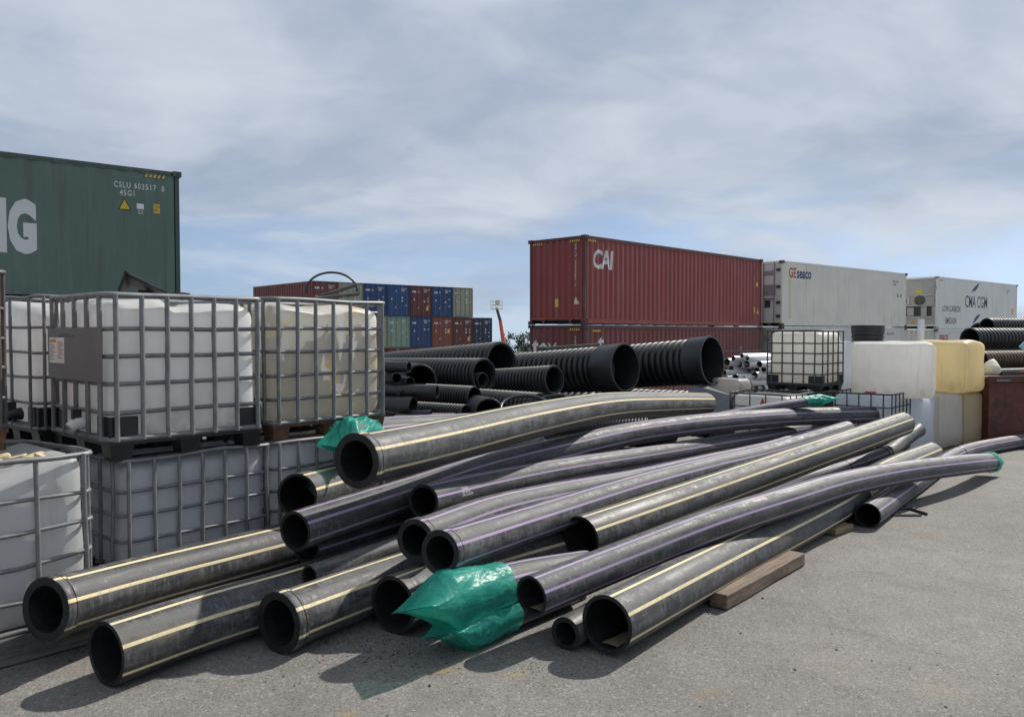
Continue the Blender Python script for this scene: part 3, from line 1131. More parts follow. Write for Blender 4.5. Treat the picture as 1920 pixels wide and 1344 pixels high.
def ring_path(L, Wd, r, z, bend=0., seed=0):
    out = []
    for cx, cy, a0 in ((L - r, r, -90), (L - r, Wd - r, 0), (r, Wd - r, 90), (r, r, 180)):
        for k in range(5):
            a = math.radians(a0 + k * 22.5)
            out.append((cx + r * math.cos(a), cy + r * math.sin(a), z))
    # extra points along the straights so that bars can sag
    full = []
    for i, p in enumerate(out):
        full.append(p)
        qn = out[(i + 1) % len(out)]
        d = math.dist(p, qn)
        if d > .3:
            for k in range(1, 6):
                u = k / 6
                full.append(tuple(a + (b - a) * u for a, b in zip(p, qn)))
    if bend:
        full = [(x + bend * noise.noise(Vector((x * 1.7, y * 1.7, z * 3 + seed))), y + bend * noise.noise(Vector((x * 1.7 + 9, y * 1.7, z * 3 + seed))), z2 + bend * .8 * noise.noise(Vector((x * 2 + 4, y * 2, seed + z)))) for x, y, z2 in full]
    return full


RINGS = (0.0, .185, .385, .575, .765, 1.0)
_post = {}


def ibc(label, loc, rz, cage_h=1.02, L=1.2, Wd=1.0, ph=.14, color=(.66, .67, .67), mat='bottle', cage='galvanised', pallet='black_plastic', plate=False, cap=False, guards=True, seed=0, top=None, bend=.004,
        group='caged plastic tanks', tilt=None, ribs=.008, bottle_h=None, thick=1.0, valve=True, posts=(7, 5), redcap=False):
    """LOC is the near bottom corner of the pallet; x runs along the long face, y along the short face"""
    t = thing('caged_tank', label, 'liquid tank', loc, rz, group, tilt)
    bh = bottle_h or cage_h - .045
    bt = rounded_box('bottle', L - .05, Wd - .05, bh, .105, M[mat], 17, seed, .012, ribs, .014, top, posts[0])
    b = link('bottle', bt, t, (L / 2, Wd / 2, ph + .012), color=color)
    if cap:
        mb = MB(); mb.tube([(L / 2, Wd / 2, ph + bh + .0), (L / 2, Wd / 2, ph + bh + .05)], .11, 20); mb.build('lid', M['red_cap' if redcap else 'black_plastic'], t, smooth=40)
    cm = M[cage]
    for i, fz in enumerate(RINGS):
        z = ph + .012 + fz * (cage_h - .02)
        mb = MB()
        rr = (.017 if i in (0, 5) else .0125) * thick
        mb.tube(ring_path(L, Wd, .07, z, bend * (2.2 if i == 5 else 1), seed + i), rr, 8, closed=True)
        mb.build('cage_ring', cm, t, smooth=60)
    # uprights
    def upright(x, y, wx, wy):
        bx_, by_ = (bend * 1.2 * noise.noise(Vector((x * 3, y * 3, seed + 5.))), bend * 1.2 * noise.noise(Vector((x * 3 + 7, y * 3, seed))))
        mb = MB()
        mb.tube([(x, y, ph), (x + bx_, y + by_, ph + cage_h * .35), (x - bx_, y - by_, ph + cage_h * .7), (x, y, ph + cage_h - .01)], .0145 * thick, 8)
        mb.build('cage_post', cm, t, smooth=60)
    nl, ns = posts
    for k in range(nl):
        x = .05 + (L - .1) * k / (nl - 1)
        upright(x, -.014, 1, 0); upright(x, Wd + .014, 1, 0)
    for k in range(ns):
        y = .10 + (Wd - .2) * k / (ns - 1)
        upright(-.014, y, 0, 1); upright(L + .014, y, 0, 1)
    # pallet
    pm = M[pallet]
    mb = MB(); mb.b2((.0, .0, ph - .028), (L, Wd, ph - .002)); mb.build('pallet_deck', pm, t)
    for i in range(3):
        for j in range(3):
            cx, cy = .09 + (L - .18) * i / 2, .09 + (Wd - .18) * j / 2
            mb = MB(); mb.box((cx, cy, (ph - .028) / 2), (.13, .13, ph - .028), taper=1.25); mb.build('pallet_foot', pm, t)
    for j in range(3):
        cy = .09 + (Wd - .18) * j / 2
        mb = MB(); mb.b2((.005, cy - .055, .001), (L - .005, cy + .055, .014)); mb.build('pallet_runner', pm, t)
    if guards:
        gh = cage_h * .165
        for cx, sx in ((0, 1), (L, -1)):
            for cy, sy in ((0, 1), (Wd, -1)):
                mb = MB()
                a, b2_ = .20, .22
                th = .012
                mb.b2((cx + sx * .006, cy + sy * .006, ph + .02), (cx + sx * a, cy + sy * (.006 + th), ph + gh))
                mb.b2((cx + sx * .006, cy + sy * (.006 + th), ph + .02), (cx + sx * (.006 + th), cy + sy * b2_, ph + gh))
                mb.build('corner_guard', M['black_plastic'], t)
    if plate:
        z0, z1 = ph + .012 + .385 * cage_h, ph + .012 + .765 * cage_h
        mb = MB(); mb.b2((-.034, .02, z0 + .004), (-.030, Wd - .06, z1 - .012))
        p_ = mb.build('name_plate', M['plate_grey'], t)
        mb = MB(); mb.b2((-.037, Wd - .40, z0 + .12), (-.0345, Wd - .10, z0 + .31)); lb = mb.build('paper_label', M['paper'], p_)
        mb = MB()
        ytop = Wd - .115
        for k in range(9):
            w = (.08, .10, .09, .06, .10, .07, .09, .05, .08)[k]
            mb.b2((-.0385, ytop - w, z0 + .255 - k * .014), (-.0372, ytop, z0 + .259 - k * .014))
            mb.b2((-.0385, ytop - .16 - w * 1.1, z0 + .275 - k * .015), (-.0372, ytop - .16, z0 + .279 - k * .015))
        mb.b2((-.0385, ytop - .12, z0 + .275), (-.0372, ytop, z0 + .297), 1)
        mb.build('label_print', [M['ink_black'], M['sticker_orange']], lb)
        mb = MB(); mb.b2((-.0355, .5, z1 - .07), (-.0342, .82, z1 - .064)); mb.b2((-.0355, .6, z1 - .055), (-.0342, .8, z1 - .05)); mb.build('plate_print', M['ink_black'], p_)
    if valve:
        mb = MB(); y = Wd * .42
        mb.tube([(.03, y, ph + .10), (-.05, y, ph + .10), (-.09, y, ph + .07)], [.05, .045, .04], 14)
        mb.build('valve', M['paper'] if plate else M['black_plastic'], t, smooth=40)
        mb = MB(); mb.b2((-.075, y - .02, ph + .13), (-.015, y + .02, ph + .20)); mb.build('valve_handle', M['black_plastic'], t)
    return t


HL = 40.0
RZL = heading(HL)
u = Vector((math.cos(RZL), math.sin(RZL), 0)); n_ = Vector((-math.sin(RZL), math.cos(RZL), 0))


def notch(x, y):
    return -.07 * math.exp(-((x - (-.12)) / .10) ** 2) - .02 * (x > -.1) + .012 * math.sin(7 * x + 3 * y)


# front row, lower
A0 = Vector((-2.66, 5.06, 0)) - u * 1.2
ibc('dented caged tank low at the left edge with foam scraps in its open top', A0 + Vector((0, 0, .02)), RZL, 1.05, color=(.66, .67, .68), bend=.03, seed=3, top=lambda x, y: -.05 + .05 * x - .03 * math.cos(3 * x), ribs=.004, pallet='timber_grey', guards=False, ph=.12, tilt=(0, -.012), posts=(5, 5), thick=1.05)
C0 = Vector((-2.76, 5.46, 1.06))
RZC = heading(42)
B0 = Vector((-2.72, 5.53, -.02))
ibc('grey caged tank on the ground beneath the white one with the metal plate', B0, RZL, .94, color=(.88, .89, .93), seed=5, bend=.012, ribs=.006)
ibc('clean white caged tank with a grey metal plate and paper label, split along its top', C0, RZC, 1.02, 1.17, 1.10, color=(.93, .93, .93), seed=1, plate=True, top=notch, thick=1.25, bend=.006)
F0 = C0 + u * 1.30 + n_ * .02
ibc('caged tank on the ground under the yellow stained one, beside the green bag', Vector((F0.x, F0.y, -.02)), RZL, .94, color=(.86, .88, .92), seed=6, bend=.012)
ibc('translucent caged tank with yellow and grey stains and a black hoop on top', F0, RZL, 1.03, color=(.86, .85, .80), mat='bottle_stained', seed=7, pallet='rusty_steel', guards=False, top=lambda x, y: .02 * math.sin(5 * x) - .02, thick=1.15, bend=.010, posts=(7, 5))
D0 = C0 + n_ * 1.12 - u * .05
D0.z = 1.06
ibc('caged tank half hidden behind the one with the metal plate, black corners at its base', D0, RZL, 1.04, color=(.86, .86, .86), seed=9, thick=.9, bend=.012, top=lambda x, y: -.03 + .05 * y, posts=(7, 3))
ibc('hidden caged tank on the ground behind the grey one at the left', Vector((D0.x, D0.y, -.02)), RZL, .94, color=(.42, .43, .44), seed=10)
E0 = Vector((-3.22, 5.10, 1.20)) - u * 1.2
ibc('caged tank tinted rusty orange, cut off by the left edge of the view', E0, RZL, 1.0, color=(.80, .50, .30), cage='galvanised_dark', pallet='rusty_steel', seed=11, guards=False, bend=.012)
H0 = C0 + u * 2.15 + n_ * 1.06
ibc('yellowed caged tank behind the stained one, next to the ribbed pipes', H0 + Vector((0, 0, -.03)), RZL, 1.0, color=(.84, .78, .54), seed=12, pallet='timber_pale', guards=False, bend=.008)
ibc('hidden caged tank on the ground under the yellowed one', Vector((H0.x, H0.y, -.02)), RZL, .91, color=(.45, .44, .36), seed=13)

# right-hand group
HR = 44.0
RZR = heading(HR)
uR = Vector((math.cos(RZR), math.sin(RZR), 0)); nR = Vector((-math.sin(RZR), math.cos(RZR), 0))
CR = 'galvanised_dark'
c_ = at(1538, 735, 14.0)
ibc('cream caged tank with black lid standing highest on the right, in front of white containers', c_, RZR, .965, 1.0, 1.0, .115, color=(.95, .93, .87), cage=CR, seed=20, cap=True, posts=(5, 5), thick=.95, ribs=.003, valve=False, group='caged plastic tanks on the right')
gR = gz(c_.y)
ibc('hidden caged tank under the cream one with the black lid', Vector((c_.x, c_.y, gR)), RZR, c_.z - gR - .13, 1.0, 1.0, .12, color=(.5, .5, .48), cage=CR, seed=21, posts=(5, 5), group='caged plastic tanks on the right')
c2_ = at(1478, 741, 13.0); g2_ = gz(c2_.y)
ibc('cream caged tank with a red warning triangle, low behind the pipe ends', Vector((c2_.x, c2_.y, g2_)), RZR, c2_.z - g2_ - .12, 1.0, 1.05, .12, color=(.96, .95, .91), cage='steel_dark', seed=22, posts=(5, 4), group='caged plastic tanks on the right', thick=.75)
tw = bpy.data.objects[-1] if False else None
c3_ = at(1669, 741, 13.2); g3_ = gz(c3_.y)
r3 = ibc('white caged tank with a red cap, low in front of the bare white tanks', Vector((c3_.x, c3_.y, g3_)), RZR, c3_.z - g3_ - .11, 1.0, 1.0, .12, color=(.92, .95, .98), cage='steel_dark', thick=.8, seed=23, cap=True, redcap=True, posts=(6, 5), group='caged plastic tanks on the right', valve=False)
# red triangle label
mb = MB(); mb.prism([(0, 0, 0), (.16, 0, 0), (.08, 0, .2)], (0, .003, 0))
tl = mb.build('warning_label', M['letter_red'])
for o in bpy.data.objects:
    if o.get('label', '').startswith('cream caged tank with a red warning'):
        tl.parent = o; tl.location = (-.012, .52, c2_.z - g2_ - .26); tl.rotation_euler = (0, 0, -math.pi / 2)

# small white tank lying behind
c4 = at(1370, 742, 15.2)
tk = link('plastic_tank', rounded_box('plastic_tank', .62, .5, .34, .1, M['bottle'], 11, 31, 0, .004, .02), None, (c4.x, c4.y, c4.z), (0, 0, RZR - math.pi / 2), color=(.62, .60, .60))
tag(tk, 'small pinkish white tank lying behind the low caged tank and the grey panel', 'liquid tank')
mb = MB(); mb.box((c4.x, c4.y, (c4.z + gz(c4.y)) / 2 - .005), (.8, .7, c4.z - gz(c4.y) - .01))
tag(mb.build('timber_block', M['timber_grey']), 'hidden timber block carrying the small pinkish white tank', 'block')


# bare tanks
def bare(label, px, py_top, py_bot, d, hdg, L, Wd, color, seed, tilt=None, ribs=.028, ground=False, name='bare_tank', n=17, r=.11):
    """px is the nearest vertical edge"""
    top = at(px, py_top, d); bot = at(px, py_bot, d)
    z0 = gz(bot.y) if ground else bot.z
    h = top.z - z0
    rz = heading(hdg)
    me = rounded_box(name, L, Wd, h, r, M['bottle'], n, seed, .015, ribs, .022, lambda x, y: .02 * math.sin(3 * x + seed), 5)
    ux = Vector((math.cos(rz), math.sin(rz), 0)); ny = Vector((-math.sin(rz), math.cos(rz), 0))
    c = Vector((bot.x, bot.y, z0)) + ux * L / 2 + ny * Wd / 2
    o = link(name, me, None, c, (tilt[0] if tilt else 0, tilt[1] if tilt else 0, rz), color=color)
    return tag(o, label, 'liquid tank', 'bare plastic tanks stacked on the right')


bare('bare bluish white tank on the ground behind the red capped caged tank', 1716, 748, 852, 13.9, 46, 1.0, 1.0, (.76, .82, .90), 41, ground=True)
bare('bare greyish tank on the ground between bluish and beige ones', 1759, 741, 846, 14.6, 54, .98, 1.0, (.76, .73, .68), 42, ground=True)
bare('bare beige tank on the ground under the yellow one', 1806, 738, 838, 15.2, 56, 1.1, 1.0, (.70, .62, .44), 43, ground=True)
bare('bare white tank on top, widest and frontmost of the upper bare tanks', 1754, 642, 749, 13.5, 20, .80, 1.28, (.84, .83, .80), 44, tilt=(0, .0))
bare('bare bluish tank beside the cream caged tank, behind the wide white tank', 1625, 643, 742, 14.6, 30, .9, 1.0, (.80, .83, .88), 45)
bare('yellow bare tank on top at the right, above the beige one', 1812, 640, 738, 14.9, 50, .92, 1.05, (.88, .77, .50), 46)
bare('hidden bare tank on the ground under the bluish upper one', 1625, 744, 840, 14.6, 30, .9, 1.0, (.55, .56, .58), 47, ground=True)

# black ring on top, white post
rr_ = at(1627, 640, 15.0)
mb = MB()
prof = [(.285, 0), (.285, .03), (.24, .05), (.24, .055), (.285, .06), (.285, .10), (.27, .105), (.27, .12), (.285, .13), (.295, .30), (.275, .305), (.262, .30), (.262, .0)]
nn = 32
for r_, z_ in prof:
    for k in range(nn):
        w = 2 * math.pi * k / nn
        mb.v.append(Vector((r_ * math.cos(w), r_ * math.sin(w), z_)))
for i in range(len(prof)):
    i2 = (i + 1) % len(prof)
    for k in range(nn):
        k2 = (k + 1) % nn
        mb.f.append((i * nn + k, i * nn + k2, i2 * nn + k2, i2 * nn + k)); mb.m.append(0)
o = mb.build('riser_ring', M['black_plastic'], smooth=35, loc=(rr_.x, rr_.y, rr_.z))
tag(o, 'black plastic ring standing on the bare white tanks before the white container', 'plastic ring')
pb_ = at(1724, 640, 16.0); pt_ = at(1727, 598, 16.0)
mb = MB(); mb.tube([(pb_.x, pb_.y, gz(pb_.y)), (pt_.x, pt_.y, pt_.z)], .062, 16)
tag(mb.build('plastic_post', M['white_pvc'], smooth=40), 'white plastic pipe standing upright behind the bare tanks', 'pipe')

# rusty skip at the right edge
sk = at(1853, 815, 15.4)
RZS = heading(80)
s_ = thing('steel_skip', 'dark red rusty steel skip at the right edge beside the yellow tank', 'skip', (sk.x, sk.y, gz(sk.y)), RZS)
sh = at(1853, 706, 15.4).z - gz(sk.y)


def fn_skip(q):
    v = objvec(q)
    n1 = q.noise(v, 1.6, 6, .6); n2 = q.noise(v, 3.2, 6, .65, .5)
    c = q.mix(q.step(n1, .35, .65), (.085, .022, .017), (.15, .042, .03))
    c = q.mix(q.step(n2, .50, .62, 0, .7), c, (.032, .012, .011))
    return pbsdf(q, c, .6, 0, q.bump(n2, .15, .01))


material('skip_paint', fn_skip)
SL, SW = 3.4, 1.6
for nm, lo, hi in (('front_wall', (0, 0, .06), (SL, .05, sh)), ('back_wall', (0, SW - .05, .06), (SL, SW, sh)), ('end_wall', (0, .05, .06), (.05, SW - .05, sh)), ('end_wall', (SL - .05, .05, .06), (SL, SW - .05, sh)), ('floor_plate', (.05, .05, .06), (SL - .05, SW - .05, .11))):
    box_part(nm, lo, hi, M['skip_paint'], s_)
mb = MB(); mb.b2((-.04, -.05, sh - .10), (SL + .04, -.003, sh + .015)); mb.b2((-.04, SW + .003, sh - .1), (SL + .04, SW + .05, sh + .015)); mb.build('top_rim', M['skip_paint'], s_)
mb = MB(); mb.b2((.1, -.075, sh - .09), (.4, -.053, sh - .05)); mb.build('rim_latch', M['galvanised'], s_)
for x in (.3, SL - .5):
    box_part('skid', (x, .1, 0), (x + .12, SW - .1, .058), M['skip_paint'], s_)
for x in (.9, 1.8, 2.7):
    box_part('wall_rib', (x, -.045, .1), (x + .07, -.002, sh - .11), M['skip_paint'], s_)
wb = at(1862, 705, 15.9)
me = rounded_box('white_sack', .32, .3, .26, .12, M['white_bag'], 11, 51, 0, 0, .09, lambda x, y: .08 * math.exp(-(x * x + y * y) * 4))
o = link('white_sack', me, None, (wb.x, wb.y, wb.z))
tag(o, 'crumpled cream sack showing above the rim of the rusty skip', 'sack')
mb = MB(); mb.box((wb.x, wb.y + .1, (wb.z + gz(wb.y) + .1) / 2), (.7, .6, wb.z - gz(wb.y) - .12))
tag(mb.build('scrap_block', M['timber_grey']), 'hidden scrap block inside the rusty skip below the cream sack', 'scrap')


# ---------------------------------------------------------------- ribbed pipes
def ribbed_mesh(length, r, pitch, bell=0., mats=None, sides=40, amp=.09, inner=.80):
    """corrugated pipe along +x from its open end at the origin"""
    amp *= 1.9
    prof = []
    x = 0.
    if bell:
        rb = r * 1.06
        prof += [(0, rb * .93), (0, rb), (.02, rb * 1.015), (.05, rb), (bell * .92, rb * .985), (bell, r * .93)]
        x = bell
    else:
        prof += [(0, r * .88), (.0, r * .97), (.02, r)]
        x = .02
    k = 0
    while x < length:
        for uu, h in ((.17, 0.), (.24, .8), (.36, 1.), (.64, 1.), (.76, .8), (.83, 0.)):
            prof.append((x + uu * pitch, r * (1 - amp) + r * amp * h))
        x += pitch
    prof.append((x, r * .9))
    V, Fc = [], []
    for px_, pr in prof:
        for k in range(sides):
            w = 2 * math.pi * k / sides
            V.append((px_, pr * math.cos(w), pr * math.sin(w)))
    n = len(prof)
    for i in range(n - 1):
        for k in range(sides):
            k2 = (k + 1) % sides
            Fc.append((i * sides + k, i * sides + k2, (i + 1) * sides + k2, (i + 1) * sides + k)[::-1])
    inn = [(0, r * .88 if not bell else r * 1.06 * .93), (.03, r * .87 if not bell else r * .98), (max(bell, .1), r * .85 if not bell else r * .95), (max(bell, .1) + .02, r * .84), (x, r * .84)]
    b0 = len(V)
    for px_, pr in inn:
        for k in range(sides):
            w = 2 * math.pi * k / sides
            V.append((px_, pr * math.cos(w), pr * math.sin(w)))
    for i in range(len(inn) - 1):
        for k in range(sides):
            k2 = (k + 1) % sides
            Fc.append((b0 + i * sides + k, b0 + i * sides + k2, b0 + (i + 1) * sides + k2, b0 + (i + 1) * sides + k))
    me = bpy.data.meshes.new('ribbed_pipe')
    me.from_pydata(V, [], Fc)
    me.materials.append(mats or M['corrugated_black'])
    me.shade_smooth()
    me.set_sharp_from_angle(angle=math.radians(50))
    return me


def axis_rot(d):
    d = Vector(d).normalized()
    return d.to_track_quat('X', 'Z').to_euler()


DQ = (-.72, .69, -.075)


def ribbed(label, px, py, d, dia, length=6., dirv=DQ, pitch=None, bell=0., mat=None, group='ribbed black pipes in the middle heap', name='ribbed_pipe', amp=.09):
    me = ribbed_mesh(length, dia / 2, pitch or max(.06, dia * .155), bell, mat, amp=amp)
    o = link(name, me, None, at(px, py, d), axis_rot(dirv))
    return tag(o, label, 'pipe', group)


ribbed('large ribbed pipe with plain open end, top left of the middle heap', 941, 681, 15.3, .85)
ribbed('medium ribbed pipe with a smaller pipe inside, left of the heap', 908, 703, 14.0, .60, dirv=(-.72, .69, -.02))
ribbed('small ribbed pipe tucked inside the mouth of the medium ribbed pipe', 906, 712, 13.98, .27, 3, dirv=(-.72, .69, -.02))
ribbed('small ribbed pipe under the medium one with the pipe inside', 890, 746, 13.0, .39, 2.2, dirv=(-.80, .59, 0), pitch=.055)
ribbed('lowest left ribbed pipe, short and just above the big cream striped pipe', 874, 776, 12.4, .30, 1.6, dirv=(-.84, .54, 0), pitch=.06)
ribbed('ribbed pipe with no socket just left of the first socketed pipe', 1040, 712, 14.0, .52, 5)
ribbed('large socketed ribbed pipe in the middle of the heap', 1173, 689, 14.5, .84, 6, bell=.55)
ribbed('large socketed ribbed pipe at the right end of the heap', 1336, 676, 15.0, .88, 6, bell=.45, dirv=(-.74, .67, -.085))
ribbed('ribbed pipe showing only its top above the big cream striped pipe', 1012, 768, 12.8, .55, 5, dirv=(-.74, .67, 0))
ribbed('hidden ribbed pipe carrying the middle socketed pipe', 1250, 792, 14.4, 1.0, 6, dirv=(-.72, .69, -.02))
ribbed('hidden ribbed pipe carrying the right socketed pipe', 1345, 778, 15.4, .9, 6, dirv=(-.72, .69, -.02))
ribbed('hidden ribbed pipe under the top left ribbed pipe', 975, 770, 15.2, .9, 6, dirv=(-.72, .69, -.02))
ribbed('pipe mouth with a dusty rim half sunk behind the big cream pipe', 917, 774, 12.2, .46, 2.4, dirv=(-.25, .97, -.03), amp=.03)
ribbed('wide dark pipe mouth behind the bundle of thin smooth pipes', 788, 716, 13.6, .62, 3, dirv=(-.45, .89, 0), amp=.03)
ribbed('ribbed pipe showing through the gap under the big cream striped pipe', 1215, 803, 12.6, .34, 3.2, dirv=(-.97, .2, -.02), pitch=.05)

# loose black hoses coiled between the heap and the striped pipes
for k, (px, py, w) in enumerate(((985, 752, .42), (1010, 750, .5))):
    c = at(px, py, 12.2 + k * .2)
    mb = MB()
    mb.tube([(c.x + w * math.cos(a) * .9, c.y + .3 * math.sin(a), c.z - .1 + .16 * math.sin(a * 1.0 + k)) for a in [i * math.pi / 12 for i in range(20)]], .028, 8)
    tag(mb.build('black_hose', M['black_plastic'], smooth=60), ('loose loop of black hose left of its twin on the ribbed heap', 'loose loop of black hose at the foot of the socketed pipe')[k], 'hose')


def smooth_pipe(label, px, py, d, dia, dirv, length=3., mat='black_plastic', wall=.16, group='thin smooth black pipes by the yellowed tank', name='smooth_pipe', inside='black_plastic', sides=24, me=None):
    if me is None:
        r = dia / 2
        V, Fc = [], []
        prof = [(0, r), (length, r), (length, r * (1 - wall)), (0, r * (1 - wall))]
        for x, rr in prof:
            for k in range(sides):
                w = 2 * math.pi * k / sides
                V.append((x, rr * math.cos(w), rr * math.sin(w)))
        mi = []
        for i in range(4):
            i2 = (i + 1) % 4
            for k in range(sides):
                k2 = (k + 1) % sides
                Fc.append((i * sides + k, i * sides + k2, i2 * sides + k2, i2 * sides + k)[::-1])
                mi.append(1 if i == 2 else 0)
        me = bpy.data.meshes.new(name)
        me.from_pydata(V, [], Fc)
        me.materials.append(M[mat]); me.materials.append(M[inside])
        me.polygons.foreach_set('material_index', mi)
        me.shade_smooth(); me.set_sharp_from_angle(angle=math.radians(40))
    o = link(name, me, None, at(px, py, d), axis_rot(dirv))
    tag(o, label, 'pipe', group)
    return o, me


LD = (-.93, .36, 0)
for px, py, d, dia, dv, l in ((767, 688, 12.4, .175, LD, 'highest thin smooth pipe by the yellowed tank'), (744, 709, 12.3, .17, (-.5, .86, 0), 'leftmost thin smooth pipe mouth by the yellowed tank'),
                              (769, 716, 12.3, .16, (-.6, .8, 0), 'thin smooth pipe mouth below the highest thin pipe'), (757, 741, 12.2, .16, (-.5, .86, 0), 'thin smooth pipe mouth lowest of the left cluster'),
                              (820, 734, 12.2, .21, (-.97, .22, 0), 'smooth pipe sticking out furthest right of the thin bundle'), (808, 775, 12.0, .11, (-.97, .22, 0), 'thin greyish pipe end low beside the lowest ribbed pipe'),
                              (775, 762, 12.1, .30, (-.93, .36, 0), 'dark wide pipe low in the thin bundle')):
    smooth_pipe(l, px, py, d, dia, dv, 2.6)
mb = MB(); p1_ = at(738, 783, 11.7); p2_ = at(850, 779, 11.9)
mb.b2((p1_.x, p1_.y, gz(p1_.y)), (p2_.x, p1_.y + .5, p1_.z + .02))
tag(mb.build('timber_beam', M['timber_grey']), 'grey timber beam under the thin smooth pipes', 'timber')

# white plastic pipes
PVC = [(1363, 679, 14), (1387, 683, 12), (1400, 683, 14), (1371, 691, 11), (1358, 699, 10), (1383, 696, 9), (1404, 696, 10), (1362, 711, 12), (1379, 709, 15), (1415, 704, 14), (1364, 719, 9), (1386, 718, 9),
       (1391, 667, 8), (1401, 671, 9), (1412, 683, 11), (1424, 683, 12), (1432, 692, 11), (1424, 705, 10), (1425, 717, 11), (1404, 718, 12), (1375, 672, 9), (1420, 694, 10), (1394, 709, 9), (1353, 716, 9)]
PVL = {0: 'white plastic pipe with a wide mouth at the upper left of the white stack', 2: 'wide white pipe just right of the smaller mouth, high in the white stack', 4: 'white pipe whose mouth is leftmost in the white stack',
       8: 'white pipe with the widest mouth in the lower middle of the white stack', 12: 'thin white pipe lying topmost on the white stack'}
pm_ = {}
for i, (px, py, dd) in enumerate(PVC):
    d = 17.0 + random.uniform(-.25, .3)
    dia = round(dd * 17 / 1500 * 1.08, 3)
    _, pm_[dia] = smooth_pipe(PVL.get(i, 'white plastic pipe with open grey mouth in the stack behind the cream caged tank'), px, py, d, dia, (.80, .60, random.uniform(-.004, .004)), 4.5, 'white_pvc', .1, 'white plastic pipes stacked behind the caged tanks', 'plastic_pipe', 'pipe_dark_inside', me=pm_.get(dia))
# lower layers that carry them, behind the low tanks
for k in range(14):
    px = 1352 + (k % 7) * 13; py = 728 + (k // 7) * 13
    smooth_pipe('white plastic pipe in the hidden lower layers of the stack', px, py, 17.1, .15, (.80, .60, 0), 4.5, 'white_pvc', .1, 'white plastic pipes stacked behind the caged tanks', 'plastic_pipe', 'pipe_dark_inside', me=pm_.get(.15))[1]
pb = at(1395, 748, 17.3)
mb = MB(); mb.box((0, 0, (pb.z - gz(pb.y)) / 2), (1.3, 3.0, pb.z - gz(pb.y)))
o = mb.build('timber_block', M['timber_grey'], loc=(pb.x + 1.2, pb.y + .9, gz(pb.y)), rot=(0, 0, math.radians(-53)))
tag(o, 'hidden timber block under the stack of white plastic pipes', 'block')

# right edge pile of ribbed pipes
RP = 'ribbed pipes piled at the right edge'
DR = (.92, .38, 0)
ribbed('highest ribbed pipe of the pile at the right edge', 1850, 612, 18.6, .40, 5, DR, .10, group=RP)
ribbed('second ribbed pipe down at the right edge, its bare shoulder showing', 1818, 636, 18.0, .52, 5, DR, .115, group=RP)
ribbed('dusty brown ribbed pipe in the pile at the right edge', 1838, 675, 17.6, .40, 5, DR, .10, group=RP, mat=M['corrugated_brown'])
ribbed('lowest ribbed pipe showing above the rusty skip at the right edge', 1866, 706, 17.2, .36, 5, DR, .075, group=RP)
ribbed('hidden ribbed pipe at the back of the pile at the right edge', 1835, 628, 19.2, .6, 5, DR, .09, group=RP)
for k in range(3):
    ribbed('hidden ribbed pipe low in the pile behind the rusty skip', 1845, 742 + 40 * k, 17.9, .5, 5, DR, .09, group=RP)
fl = at(1912, 650, 16.5)
mb = MB(); mb.prism([fl + Vector((0, 0, 0)), fl + Vector((.12, 0, .12)), fl + Vector((.4, .05, .10)), fl + Vector((.4, .05, -.12)), fl + Vector((.12, 0, -.10))], (0, .04, 0))
tag(mb.build('blue_film_scrap', M['blue_film']), 'pale blue plastic scrap hanging on the ribbed pipes at the right edge', 'plastic scrap')

# grey sheet panel leaning behind the end of the big cream pipe
P_ = [at(*q_) for q_ in ((1283, 742, 14.6), (1300, 722, 14.8), (1316, 720, 14.9), (1371, 741, 14.5), (1366, 772, 14.3), (1290, 790, 14.3))]
mb = MB(); mb.prism(P_[::-1], (.04, .10, -.02))
tag(mb.build('metal_panel', M['grey_panel']), 'dark grey metal panel sloping behind the far end of the big cream striped pipe', 'panel')

# things lying on the left tanks
sp0 = C0 + u * .40 + n_ * .35 + Vector((0, 0, 1.14))
P_ = [Vector((0, 0, .0)), Vector((.30, .05, .02)), Vector((.55, .02, .0)), Vector((.52, .24, .015)), Vector((.1, .3, .02)), Vector((-.2, .2, .0))]
mb = MB()
G = 10
for i in range(G + 1):
    for j in range(5):
        x = i / G * .50 - .07; y = j / 4 * .32
        z = .02 + (.16 * math.exp(-((x + .02) / .03) ** 2) if x < -.02 else .16 * max(0, 1 - (x + .02) / .30)) * (1 - j / 6) + .015 * noise.noise(Vector((x * 9, y * 9, 1)))
        mb.v.append(Vector((x, y, z)))
for i in range(G):
    for j in range(4):
        a = i * 5 + j
        mb.f.append((a, a + 5, a + 6, a + 1)); mb.m.append(0)
o = mb.build('rubber_sheet', M['rubber_sheet'], smooth=60, loc=at(240, 552, 6.0), rot=(0, 0, RZL - .5))
so = o.modifiers.new('thick', 'SOLIDIFY'); so.thickness = .012
tag(o, 'folded black rubber sheet on the split white tank with the metal plate', 'rubber sheet')
for k, (a, b, l) in enumerate(((at(262, 547, 6.2), at(330, 556, 6.6), 'dark stick across the cage of the split white tank'), (at(600, 556, 7.3), at(668, 534, 7.5), 'dark stick leaning up to the right on the stained tank'), (at(592, 560, 7.2), at(672, 551, 7.5), 'dark flat stick lying across the stained tank'))):
    mb = MB(); mb.tube([a, b], .018, 6)
    tag(mb.build('stick', M['steel_dark']), l, 'stick')
mb = MB()
h0, h1 = at(574, 552, 7.4), at(670, 552, 7.6)
hm = at(622, 552, 7.5)
pth = []
for k in range(21):
    w = math.pi * (1 - k / 20)
    c = (h0 + h1) / 2
    pth.append(c + (h1 - h0) / 2 * math.cos(w) + Vector((0, 0, 1)) * (.205 * math.sin(w) ** .8))
mb.tube(pth, .011, 8)
tag(mb.build('black_hoop', M['black_plastic'], smooth=60), 'thin black hose bent into a hoop above the stained tank', 'hose')
random.seed(8)
